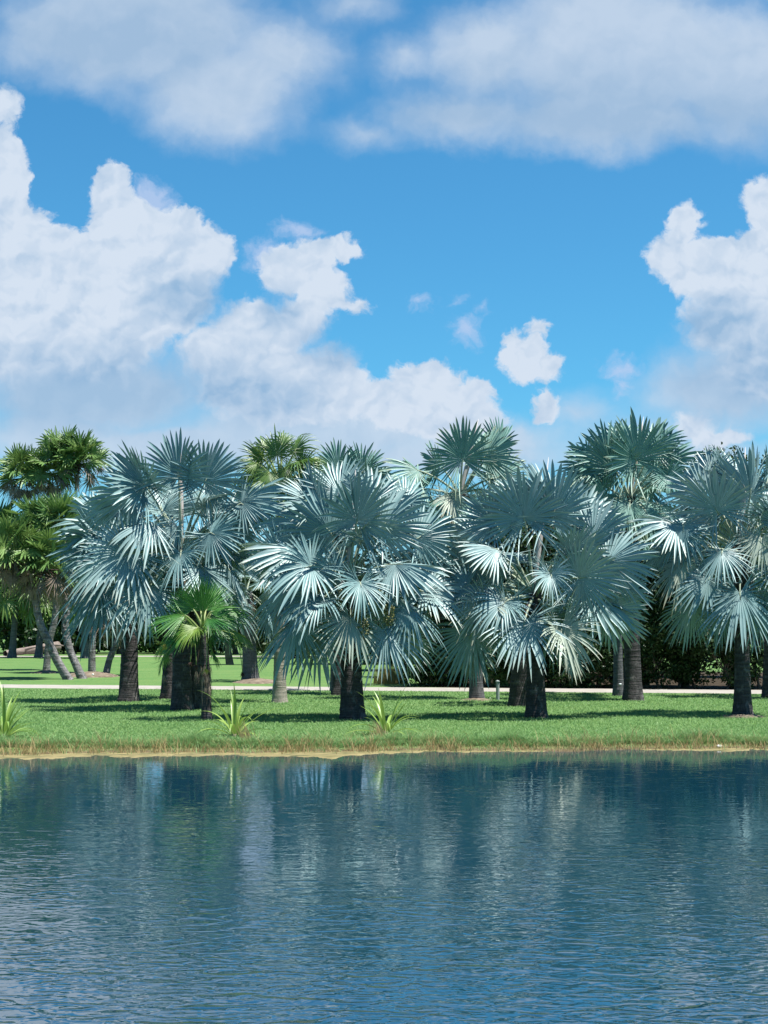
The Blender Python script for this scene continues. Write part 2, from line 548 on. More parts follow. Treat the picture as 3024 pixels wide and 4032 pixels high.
def listed_frond(root, heart, Y, spec, leaf, pet, scale=1.0, nseg=44, grav=0.1, gext=0.12, **kw):
    x, y, ang, Rp, k = spec[:5]
    fold = spec[5] if len(spec) > 5 else 0.0
    Yf = Y + k * 1.55 * scale
    hast = P(x, y, Yf)
    R = Rp / F * Yf
    a = math.radians(ang)
    e = math.radians(48 * k)
    d = np.array([math.cos(a) * math.cos(e), math.sin(e), math.sin(a) * math.cos(e)])
    ref = np.array([rng.normal(0, 0.45), -1.0, (0.7 if 185 < ang < 355 else 0.05) + rng.normal(0, 0.2)])
    if not fold:
        fold = rng.normal(-0.05, 0.38)
        side_view = False
    else:
        side_view = True
    if side_view:                               # seen from the side: costa on top, halves hanging
        ref = np.array([-d[0] * d[2] * 0.6, -0.55, 0.9])
    base = heart + np.array([(hast[0] - heart[0]) * 0.08, (hast[1] - heart[1]) * 0.08, -0.15 if ang > 180 else 0.05])
    fr = add_frond(root, base, hast, d, ref, R, leaf, pet, fold=fold, nseg=nseg, **({} if 'join' in kw else {'join': 0.5 if 190 < ang < 350 else 0.62}), grav=grav + (gext if ang > 180 else 0.0), **kw)
    return fr


def random_fronds(root, heart, n, L, R, leaf, pet, el=(80, -45), yb=0.0, nseg=38, arc=(0, 360), gr=(0.12, 0.15), fo=(0.1, 0.5), rn=0.55, **kw):
    for i in range(n):
        az = math.radians(arc[0] + (arc[1] - arc[0]) * ((i * 0.6180339) % 1.0) + rng.normal(0, 8))
        t = (i + 0.5) / n
        e = math.radians(el[0] + (el[1] - el[0]) * t + rng.normal(0, 5))
        out = np.array([math.cos(az), math.sin(az), 0])
        pd = out * math.cos(e) + np.array([0, 0, math.sin(e)])
        l_ = L * rng.uniform(0.85, 1.1)
        hast = heart + pd * l_ + np.array([0, yb, 0])
        e2 = e - math.radians(18)
        d = out * math.cos(e2) + np.array([0, 0, math.sin(e2)])
        up = np.array([rng.normal(0, rn), rng.normal(-0.45 * rn, rn), 0.9]) - out * (0.5 if e > 0.8 else -0.25)
        add_frond(root, heart + out * 0.1, hast, d, up, R * rng.uniform(0.85, 1.1), leaf, pet, nseg=nseg,
                  fold=rng.uniform(*fo), grav=gr[0] + gr[1] * (t > 0.6), **kw)


def trunk_mesh(path, r_top, r_base, flare=0.48, sides=22, rows=None, rings=0.011, knob=0.0, seed=0):
    r_base, r_top = r_base * 0.92, r_top
    L = float(np.sum(np.linalg.norm(np.diff(path, axis=0), axis=1)))
    rows = rows or max(16, min(150, int(L / 0.055)))
    pts = smooth_path(path, rows)
    t = np.linspace(0, 1, rows)
    rad = r_base + (r_top - r_base) * t
    rad = rad * (1 + flare * np.exp(-t * L / 0.75))
    r_ = np.random.default_rng(seed)
    rj = 1 + r_.normal(0, rings, rows)
    ph = r_.uniform(0, 6.28, 4)

    def mod(i, a, l):
        m = rj[i] * (1 + 0.035 * np.sin(3 * a + ph[0] + l * 0.7) + 0.02 * np.sin(7 * a + ph[1] - l))
        m = m + 0.10 * np.exp(-l / 0.35) * np.sin(5 * a + ph[2])
        if knob:
            fade = min(1.0, max(0.0, (l - L * 0.22) / (L * 0.15 + 1e-6)))
            k = np.maximum(np.sin(4 * a + l * 11), np.sin(-4 * a + l * 11))
            m = m + knob * fade * (k - 0.2)
        return m
    return tube(pts, rad, sides, True, mod)


def add_trunk(root, path, r_top, r_base, m, **kw):
    V, Q, T = trunk_mesh(np.asarray(path), r_top, r_base, **kw)
    return link('trunk', raw_mesh('trunk', V - np.array(root.location), Q, T), m, root, smooth=True)


def add_spear(root, heart, tip, w=0.085):
    pts = np.linspace(heart, tip, 6)
    V, Q, T = tube(pts - np.array(root.location), [w * 0.7, w, w * 1.1, w * 0.9, w * 0.5, 0.004], 6)
    return link('spear_leaf', raw_mesh('spear_leaf', V, Q, T), M['spear'], root)


def ico():
    ph = (1 + 5 ** 0.5) / 2
    v = np.array([(-1, ph, 0), (1, ph, 0), (-1, -ph, 0), (1, -ph, 0), (0, -1, ph), (0, 1, ph), (0, -1, -ph), (0, 1, -ph), (ph, 0, -1), (ph, 0, 1), (-ph, 0, -1), (-ph, 0, 1)]) / math.sqrt(1 + ph * ph)
    f = np.array([(0, 11, 5), (0, 5, 1), (0, 1, 7), (0, 7, 10), (0, 10, 11), (1, 5, 9), (5, 11, 4), (11, 10, 2), (10, 7, 6), (7, 1, 8), (3, 9, 4), (3, 4, 2), (3, 2, 6), (3, 6, 8), (3, 8, 9), (4, 9, 5), (2, 4, 11), (6, 2, 10), (8, 6, 7), (9, 8, 1)])
    return v, f


ICO = ico()


def add_fruit(root, heart, p, n=90, w=0.22, h=0.5, r=0.026):
    org = np.array(root.location)
    mb = MB()
    for i in range(n):
        z = rng.uniform(-1, 1)
        a = rng.uniform(0, 6.28)
        q = p + np.array([math.cos(a) * w * math.sqrt(1 - z * z) * rng.uniform(0.5, 1), math.sin(a) * w * math.sqrt(1 - z * z) * rng.uniform(0.5, 1), z * h * 0.5])
        mb.add(ICO[0] * r * rng.uniform(0.8, 1.2) + q, T=ICO[1])
        mb.add(*tube(np.array([p + np.array([0, 0, q[2] - p[2] + 0.03]), (p * .5 + q * .5) * (1, 1, 0) + (0, 0, q[2] + 0.02), q]), 0.005, 3))
    mb.add(*tube(np.linspace(p + np.array([0, 0, h * .5 + .06]), p - np.array([0, 0, h * .5]), 5), 0.014, 5))
    o = mb.build('fruit_cluster', M['fruit'], root, smooth=True, org=org)
    st = MB()
    top = p + np.array([0, 0, h * 0.4])
    st.add(*tube(bez(heart, (heart + top) / 2 + np.array([0, 0, 0.25]), top, 6), np.linspace(0.03, 0.02, 6), 5))
    st.add(*tube(np.linspace(top, p - np.array([0, 0, h * 0.5]), 4), [0.02, 0.015, 0.012, 0.005], 5))
    st.build('fruit_stalk', M['stalk'], o, org=org)


def add_stalks(root, heart, n=6, L=0.6):
    mb = MB()
    for i in range(n):
        a = rng.uniform(0, 6.28)
        o = np.array([math.cos(a), math.sin(a), 0])
        e = heart + o * L * rng.uniform(0.4, 1) + np.array([0, 0, rng.uniform(-0.7, 0.1) * L])
        pts = bez(heart, (heart + e) / 2 + np.array([0, 0, 0.35 * L]), e, 7)
        mb.add(*tube(pts, np.linspace(0.022, 0.01, 7), 5))
        for j in range(5):
            e2 = pts[3 + j % 4] + rng.normal(0, 0.1, 3) + np.array([0, 0, -rng.uniform(0.1, 0.3)])
            mb.add(*tube(bez(pts[3 + j % 4], (pts[3 + j % 4] + e2) / 2 + np.array([0, 0, 0.08]), e2, 5), np.linspace(0.014, 0.008, 5), 4))
    return mb.build('old_flower_stalks', M['stalk'], root, org=np.array(root.location))


def silver_palm(label, base, heart_px, fronds, nrand, leaf='silver', r=(0.19, 0.26), bark='bark', L=1.55, R=1.35, spear=None, fruits=(), stalks=0,
                el=(60, -50), Yh=None, arc=(0, 180), mid=None, group='silver fan palms on the lawn', seed=0, pet='silver_pet', dead=4):
    b = G(*base)
    Y = Yh or b[1]
    h = P(heart_px[0], heart_px[1], Y)
    root = thing('silver_palm', label, 'palm tree', b, group)
    path = [b - np.array([0, 0, 0.1]), b * 0.66 + h * 0.34, b * 0.33 + h * 0.67, h]
    if mid is not None:
        path[1] = P(mid[0], mid[1], Y)
        path[2] = (path[1] + h) / 2
    add_trunk(root, path, r[0], r[1], M[bark], seed=seed)
    for s in fronds:
        old = 222 < s[2] < 310 and rng.uniform() < 0.25
        listed_frond(root, h, Y, s, M['silver_old'] if old else M[leaf], M[pet])
    if nrand:
        random_fronds(root, h, nrand, L, R, M[leaf], M[pet], el=el, yb=0.25, arc=arc)
    for j in range(dead):                       # spent leaves hanging against the trunk
        az = j * 2.1 + seed
        o = np.array([math.cos(az), math.sin(az) - 0.4, 0])
        hs = h + o * 0.55 + np.array([0, 0, -rng.uniform(0.5, 1.0)])
        add_frond(root, h + o * 0.1 + np.array([0, 0, -.1]), hs, o * 0.2 + np.array([0, 0, -1.0]), o + np.array([0, 0, 0.2]), rng.uniform(0.7, 1.0), M['dead'], M['stalk'], part='dead_frond', nseg=20, span=1.1, join=0.35, fold=0.9, wide=0.6, ragged=0.15)
    if spear:
        add_spear(root, h, P(spear[0], spear[1], Y + 0.2))
    for f in fruits:
        add_fruit(root, h, P(f[0], f[1], Y - 1.25 + rng.uniform(-.25, .2)), n=f[2], w=f[3], h=f[4])
    if stalks:
        add_stalks(root, h, stalks, 0.7)
    return root


# ------------------------------------------------------------------ the setting: ground, path, water
XS = np.concatenate([[-1500, -400, -120, -40], np.arange(-26, 26.01, 0.25), [40, 120, 400, 1500]])


def shore_y(x):                                   # where the lawn meets the bank
    x = np.asarray(x, dtype=float)
    return 40.1 + 0.09 * np.clip(x, -40, 40) + 0.16 * np.sin(x * 0.9 + 1) + 0.12 * np.sin(x * 2.3) + 0.06 * np.sin(x * 6.1)


def build_ground():
    offs = [(-3.0, -0.9), (-1.5, -0.45), (-0.8, -0.26), (-0.55, -0.20), (-0.3, -0.12), (-0.05, -0.045), (0.4, 0.0), (2.0, 0.0)]
    rows = []
    sx = shore_y(XS)
    for dy, z in offs:
        rows.append(np.stack([XS, sx + dy, np.full_like(XS, z)], -1))
    for Y in (46, 52, 60, 70, 85, 110, 150, 250, 600, 3000):
        rows.append(np.stack([XS, np.full_like(XS, Y), np.zeros_like(XS)], -1))
    V = np.array(rows)
    V[:8, :, 2] += 0.015 * np.sin(V[:8, :, 0] * 3.1) * (V[:8, :, 2] < -0.01)
    nr, nc = V.shape[:2]
    idx = np.arange(nr * nc).reshape(nr, nc)
    Q = np.stack([idx[:-1, :-1], idx[:-1, 1:], idx[1:, 1:], idx[1:, :-1]], -1).reshape(-1, 4)

    def f(n):
        g = n.new('ShaderNodeNewGeometry')
        pos = g.outputs['Position']
        big = n.noise(pos, 0.35, 3, 0.6)
        mid = n.noise(n.map(pos, (2.5, 1.2, 1)), 1.5, 4, 0.65)
        fine = n.noise(n.map(pos, (30, 9, 1)), 1.0, 2, 0.7)
        col = n.mix(n.mr(big, 0.35, 0.65), (0.075, 0.165, 0.05), (0.115, 0.195, 0.065))
        col = n.mix(n.mr(mid, 0.4, 0.7, 0, 0.55), col, (0.15, 0.20, 0.06))
        col = n.mix(n.mr(fine, 0.45, 0.75, 0, 0.7), col, (0.03, 0.10, 0.02))
        sz = n.new('ShaderNodeSeparateXYZ')
        n.put(sz.inputs[0], pos)
        zn = n.math('MULTIPLY_ADD', n.math('SUBTRACT', n.noise(pos, 6, 3), 0.5), 0.12, sz.outputs[2])
        col = n.mix(n.mr(zn, -0.07, -0.17, 0, 1), col, (0.13, 0.10, 0.06))
        b = n.new('ShaderNodeBump')
        b.inputs['Strength'].default_value = 0.8
        b.inputs['Distance'].default_value = 0.05
        n.put(b.inputs['Height'], fine)
        return principled(n, col, 0.9, 0.1, b.outputs[0])
    o = link('lawn_ground', raw_mesh('lawn_ground', V, Q), mat('lawn', f), smooth=True)
    tag(o, kind='structure')


def build_path():
    xs = np.linspace(-60, 60, 61)
    c = 71.9 - 0.19 * xs + 0.25 * np.sin(xs * 0.11)
    w = 1.95 + 0.08 * np.sin(xs * 0.8)
    V = np.array([np.stack([xs, c - w, np.full_like(xs, 0.005)], -1), np.stack([xs, c, np.full_like(xs, 0.03)], -1), np.stack([xs, c + w, np.full_like(xs, 0.005)], -1)])
    idx = np.arange(3 * 61).reshape(3, 61)
    Q = np.stack([idx[:-1, :-1], idx[:-1, 1:], idx[1:, 1:], idx[1:, :-1]], -1).reshape(-1, 4)
    m = plain_mat('pale_path', (0.24, 0.225, 0.20), (0.32, 0.30, 0.27), 1.2, 0.9, 0.1)
    tag(link('path', raw_mesh('path', V, Q), m, smooth=True), kind='structure')
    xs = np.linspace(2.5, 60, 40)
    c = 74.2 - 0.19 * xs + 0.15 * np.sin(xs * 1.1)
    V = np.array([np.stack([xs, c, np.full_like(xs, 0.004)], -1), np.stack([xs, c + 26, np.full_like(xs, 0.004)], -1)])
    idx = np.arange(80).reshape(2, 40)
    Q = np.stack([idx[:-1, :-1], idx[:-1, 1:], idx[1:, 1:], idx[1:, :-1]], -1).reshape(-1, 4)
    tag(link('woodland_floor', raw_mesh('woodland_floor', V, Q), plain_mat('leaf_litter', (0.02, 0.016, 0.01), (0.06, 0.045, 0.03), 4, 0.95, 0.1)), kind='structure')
    # far sandy track before the distant trees on the left
    xs = np.linspace(-70, 8, 30)
    V = np.array([np.stack([xs, 139 + 0.02 * xs + np.sin(xs * .2) * .4, np.full_like(xs, 0.006)], -1), np.stack([xs, 143.5 + 0.02 * xs, np.full_like(xs, 0.006)], -1)])
    idx = np.arange(60).reshape(2, 30)
    Q = np.stack([idx[:-1, :-1], idx[:-1, 1:], idx[1:, 1:], idx[1:, :-1]], -1).reshape(-1, 4)
    tag(link('sandy_track', raw_mesh('sandy_track', V, Q), m), kind='structure')


def build_water():
    V = np.array([(-300, -60, WATER_Z), (300, -60, WATER_Z), (300, 60, WATER_Z), (-300, 60, WATER_Z)], dtype=float)
    V[2:, 1] = 39 + np.array([0, 0])
    xs = np.linspace(-300, 300, 3)
    V = np.array([(-300, -60, WATER_Z), (300, -60, WATER_Z), (300, 58, WATER_Z), (-300, 40, WATER_Z)])

    def f(n):
        pos = n.new('ShaderNodeNewGeometry').outputs['Position']
        sep = n.new('ShaderNodeSeparateXYZ')
        n.put(sep.inputs[0], pos)
        a = n.noise(n.map(pos, (1.0, 1.6, 1), (0, 0, 0.17)), 2.5, 1.5, 0.45, dist=0.7)
        b_ = n.noise(n.map(pos, (1.0, 1.7, 1), (0, 0, -0.10)), 6.5, 1.0, 0.5, dist=0.4)
        a = n.math('MULTIPLY_ADD', n.math('ABSOLUTE', n.math('SUBTRACT', a, 0.5)), 1.1, n.math('MULTIPLY', a, 0.55))
        c_ = n.noise(n.map(pos, (1, 1.3, 1)), 0.2, 2, 0.5)
        amp = n.math('MULTIPLY', n.mr(c_, 0.32, 0.68, 0.4, 1.35), n.math('MULTIPLY', n.math('POWER', n.math('DIVIDE', 13.0, n.math('MAXIMUM', sep.outputs[1], 10.0)), 2.0), 0.30))
        h = n.math('MULTIPLY', n.math('MULTIPLY_ADD', b_, 0.22, a), amp)
        bp = n.new('ShaderNodeBump')
        bp.inputs['Strength'].default_value = 1.0
        bp.inputs['Distance'].default_value = 0.11
        n.put(bp.inputs['Height'], h)
        return principled(n, (0.003, 0.026, 0.044), 0.03, 0.5, bp.outputs[0], IOR=4.4)
    tag(link('water', raw_mesh('water', V, [[0, 1, 2, 3]]), mat('pond_water', f)), kind='structure')


build_ground()
build_path()
build_water()


def blades(name, X, Yv, Z, H, W, lean, m, kind='stuff', two=False):
    n = len(X)
    a = rng.uniform(0, 6.28, n)
    dx, dy = np.cos(a) * W / 2, np.sin(a) * W / 2
    b = rng.uniform(0, 6.28, n)
    lx, ly = np.cos(b) * H * lean, np.sin(b) * H * lean
    V = np.zeros((n, 5, 3))
    V[:, 0] = np.stack([X - dx, Yv - dy, Z], -1)
    V[:, 1] = np.stack([X + dx, Yv + dy, Z], -1)
    V[:, 2] = np.stack([X - dx * .7 + lx * .35, Yv - dy * .7 + ly * .35, Z + H * 0.6], -1)
    V[:, 3] = np.stack([X + dx * .7 + lx * .35, Yv + dy * .7 + ly * .35, Z + H * 0.6], -1)
    V[:, 4] = np.stack([X + lx, Yv + ly, Z + H], -1)
    i = np.arange(n)[:, None] * 5
    o = link(name, raw_mesh(name, V, i + np.array([[0, 1, 3, 2]]), i + np.array([[2, 3, 4]])), m)
    tag(o, kind=kind)
    return o


def bank_z(o):
    return np.interp(o, [-0.6, -0.3, -0.05, 0.4], [-0.2, -0.12, -0.045, 0.0])


def build_grass():
    def f(n):
        pos = n.new('ShaderNodeNewGeometry').outputs['Position']
        rnd = n.new('ShaderNodeNewGeometry').outputs['Random Per Island']
        big = n.noise(pos, 0.5, 3, 0.6)
        col = n.mix(n.mr(big, 0.35, 0.65), (0.11, 0.25, 0.08), (0.165, 0.30, 0.105))
        col = n.mix(n.math('MULTIPLY', rnd, 0.7), col, (0.27, 0.40, 0.15))
        p = principled(n, col, 0.55, 0.25)
        t = n.new('ShaderNodeBsdfTranslucent')
        n.put(t.inputs[0], col)
        m = n.new('ShaderNodeMixShader')
        m.inputs[0].default_value = 0.4
        n.put(m.inputs[1], p)
        n.put(m.inputs[2], t.outputs[0])
        return m.outputs[0]
    gm = mat('grass_blade', f)
    n = 200000
    u = rng.uniform(0, 1, n) ** 1.7
    Yv = 39.0 + u * 32.5
    X = rng.uniform(-0.27, 0.27, n) * Yv
    Yv = np.maximum(Yv, shore_y(X) - 0.25 + rng.uniform(0, 0.5, n))
    edge = np.exp(-(Yv - shore_y(X)) / 0.7)
    ok = Yv < 71.9 - 0.19 * X - 2.3
    X, Yv, edge = X[ok], Yv[ok], edge[ok]
    n = len(X)
    H = rng.uniform(0.03, 0.075, n) * (1 + 0.9 * edge)
    W = rng.uniform(0.012, 0.022, n) * (1 + (Yv - 38) / 40)
    tag(blades('grass', X, Yv, bank_z(Yv - shore_y(X)), H, W, 1.0, gm), 'short bright green grass covering the lawn between the pond and path', 'grass')
    n = 26000
    X = rng.uniform(-12.5, 12.5, n)
    off = rng.uniform(-0.12, 1, n) ** 2 * np.sign(rng.uniform(-0.1, 1, n)) * 0.9
    clump = 0.5 + 0.5 * np.sin(X * 1.7) * np.sin(X * 0.63 + 2) + 0.35 * np.sin(X * 5.3) * np.sin(X * 9.1)
    clump = np.maximum(clump, 0.0)
    H = rng.uniform(0.06, 0.26, n) * (0.35 + clump)
    tag(blades('bank_grass', X, shore_y(X) + off, bank_z(off), H, rng.uniform(0.01, 0.02, n), 0.85, gm), 'taller green grass along the pond bank edge', 'grass')
    n = 6500
    X = rng.uniform(-12.5, 12.5, n)
    dens = 0.5 + 0.5 * np.sin(X * 1.3 + 0.5) * np.sin(X * 0.45)
    dens = np.clip(dens + 0.6 * np.sin(X * 4.1) * np.sin(X * 7.7 + 1), 0, 1) ** 2
    keep = rng.uniform(0, 1, n) < 0.06 + 0.8 * dens
    X = X[keep]
    n = len(X)
    off = rng.normal(-0.35, 0.32, n)
    H = rng.uniform(0.10, 0.48, n)
    m = 20000
    X2 = rng.uniform(-12.5, 12.5, m)
    o2 = rng.uniform(-0.6, 0.3, m)
    keep = rng.uniform(0, 1, m) < 0.55 + 0.45 * np.sin(X2 * 2.1) * np.sin(X2 * 5.3 + 1)
    X2, o2 = X2[keep], o2[keep]
    z2 = bank_z(o2)
    zz = np.concatenate([bank_z(off), z2])
    X, off, H = np.concatenate([X, X2]), np.concatenate([off, o2]), np.concatenate([H, rng.uniform(0.05, 0.17, len(X2))])
    n = len(X)
    tag(blades('dry_reeds', X, shore_y(X) + off, zz, H, rng.uniform(0.006, 0.016, n), 0.7, M['reed']), 'thin straw coloured dry reeds along the water edge', 'reeds')


build_grass()


def build_mat():
    """tan floating scum along the water edge"""
    xs = np.arange(-13, 13.01, 0.04)
    r = np.random.default_rng(3)
    inner = shore_y(xs) - 0.36
    w = 0.16 + 0.70 / (1 + np.exp((xs - 0.6) * 1.6)) + 0.16 * np.sin(xs * 0.8 + 0.6)
    for x0, s, a in ((-1.6, 1.1, 0.95), (-9.0, 1.6, 0.5), (-5.2, 0.8, 0.3), (8.6, 1.0, 0.55), (3.4, 0.7, 0.2)):
        w = w + a * np.exp(-((xs - x0) / s) ** 2)
    w = np.maximum(w * (1 + 0.16 * np.sin(xs * 3.7) + 0.10 * np.sin(xs * 9.3 + 1)) + 0.10 * np.convolve(r.normal(0, 1, len(xs)), np.ones(4) / 2, 'same'), 0.12)
    rows = [np.stack([xs, inner - w * t, np.full_like(xs, WATER_Z + z)], -1) for t, z in ((0, 0.02), (0.3, 0.022), (0.6, 0.016), (0.9, 0.010), (1.0, -0.01))]
    V = np.array(rows)
    nr, nc = V.shape[:2]
    idx = np.arange(nr * nc).reshape(nr, nc)
    Q = np.stack([idx[:-1, :-1], idx[:-1, 1:], idx[1:, 1:], idx[1:, :-1]], -1).reshape(-1, 4)

    def f(n):
        pos = n.new('ShaderNodeNewGeometry').outputs['Position']
        a = n.noise(n.map(pos, (2.5, 9, 1)), 1.0, 4, 0.65)
        col = n.mix(n.mr(a, 0.35, 0.65), (0.13, 0.115, 0.045), (0.25, 0.205, 0.10))
        b = n.noise(n.map(pos, (1.2, 5, 1)), 1.0, 3, 0.6)
        col = n.mix(n.mr(b, 0.52, 0.62, 0, 0.9), col, (0.05, 0.06, 0.025))
        return principled(n, col, 0.8, 0.2)
    tag(link('algae_mat', raw_mesh('algae_mat', V, Q), mat('algae', f), smooth=True), 'tan floating scum lying along the water edge', 'algae', kind='stuff')


build_mat()


# ------------------------------------------------------------------ broadleaf trees
def leaf_cloud(blobs, n, size, seed, squash=0.8):
    r = np.random.default_rng(seed)
    w = np.array([b[3] * b[3] for b in blobs])
    pick = r.choice(len(blobs), n, p=w / w.sum())
    B = np.array(blobs)[pick]
    d = r.normal(0, 1, (n, 3))
    d /= np.linalg.norm(d, axis=1)[:, None]
    # clumped directions: pull towards random knots
    kn = r.normal(0, 1, (len(blobs), 26, 3))
    kn /= np.linalg.norm(kn, axis=2)[:, :, None]
    kk = kn[pick, r.integers(0, 26, n)]
    d = d * 0.42 + kk
    d /= np.linalg.norm(d, axis=1)[:, None]
    rad = B[:, 3] * (r.uniform(0.45, 1.0, n) ** 0.5) * r.uniform(0.85, 1.12, n)
    c = B[:, :3] + d * rad[:, None] * np.array([1, 1, squash])
    nv = r.normal(0, 1, (n, 3)) + d * 0.8 + np.array([0, 0, 0.7])
    nv /= np.linalg.norm(nv, axis=1)[:, None]
    a = np.cross(nv, r.normal(0, 1, (n, 3)))
    a /= np.linalg.norm(a, axis=1)[:, None] + 1e-9
    b = np.cross(nv, a)
    s = size * r.uniform(0.6, 1.3, n)[:, None]
    V = np.stack([c - a * s, c - b * s * 0.45, c + a * s, c + b * s * 0.45], 1)
    Q = np.arange(n * 4).reshape(n, 4)
    return V.reshape(-1, 3), Q


def broadleaf(name, label, cat, base, blobs, n, size, leaf, seed, group=None, trunk=True, r0=0.2, squash=0.85):
    """blobs in metres relative to base: (x, y, z, radius)"""
    root = thing(name, label, cat, base, group)
    V, Q = leaf_cloud(blobs, n, size, seed, squash)
    link('crown', raw_mesh('crown', V, Q), M[leaf], root)
    if trunk:
        r = np.random.default_rng(seed + 50)
        mb = MB()
        cz = np.mean([b[2] for b in blobs])
        top = np.array([np.mean([b[0] for b in blobs]), np.mean([b[1] for b in blobs]), cz])
        fork = top * 0.45 + np.array([r.normal(0, 0.2), 0, 0])
        mb.add(*tube(smooth_path([np.array([0, 0, -0.1]), fork * 0.5 + np.array([r.normal(0, .15), 0, 0]), fork], 8), np.linspace(r0 * 1.4, r0, 8), 9))
        for b in blobs:
            e = np.array(b[:3])
            mid = (fork + e) / 2 + r.normal(0, 0.3, 3)
            mb.add(*tube(bez(fork, mid, e, 7), np.linspace(r0 * 0.7, r0 * 0.15, 7), 6))
            for j in range(3):
                s = bez(fork, mid, e, 7)[3 + j]
                q = s + r.normal(0, 0.55, 3) * b[3] * 0.7
                mb.add(*tube(bez(s, (s + q) / 2 + r.normal(0, 0.15, 3), q, 5), np.linspace(r0 * 0.22, r0 * 0.06, 5), 5))
        mb.build('trunk', M['wood'], root, smooth=True)
    return root


def rblobs(w, h0, h1, n, seed, depth=2.0, rad=(1.1, 1.7)):
    r = np.random.default_rng(seed)
    out = []
    for i in range(n):
        z = h0 + (h1 - h0) * (i + 0.5) / n
        k = 1 - 0.5 * ((z - (h0 + h1) / 2) / ((h1 - h0) / 2)) ** 2 * (1 if z > (h0 + h1) / 2 else 0.4)
        out.append((r.uniform(-w, w) * k, r.uniform(-depth, depth) * 0.6, z, r.uniform(*rad)))
    return out


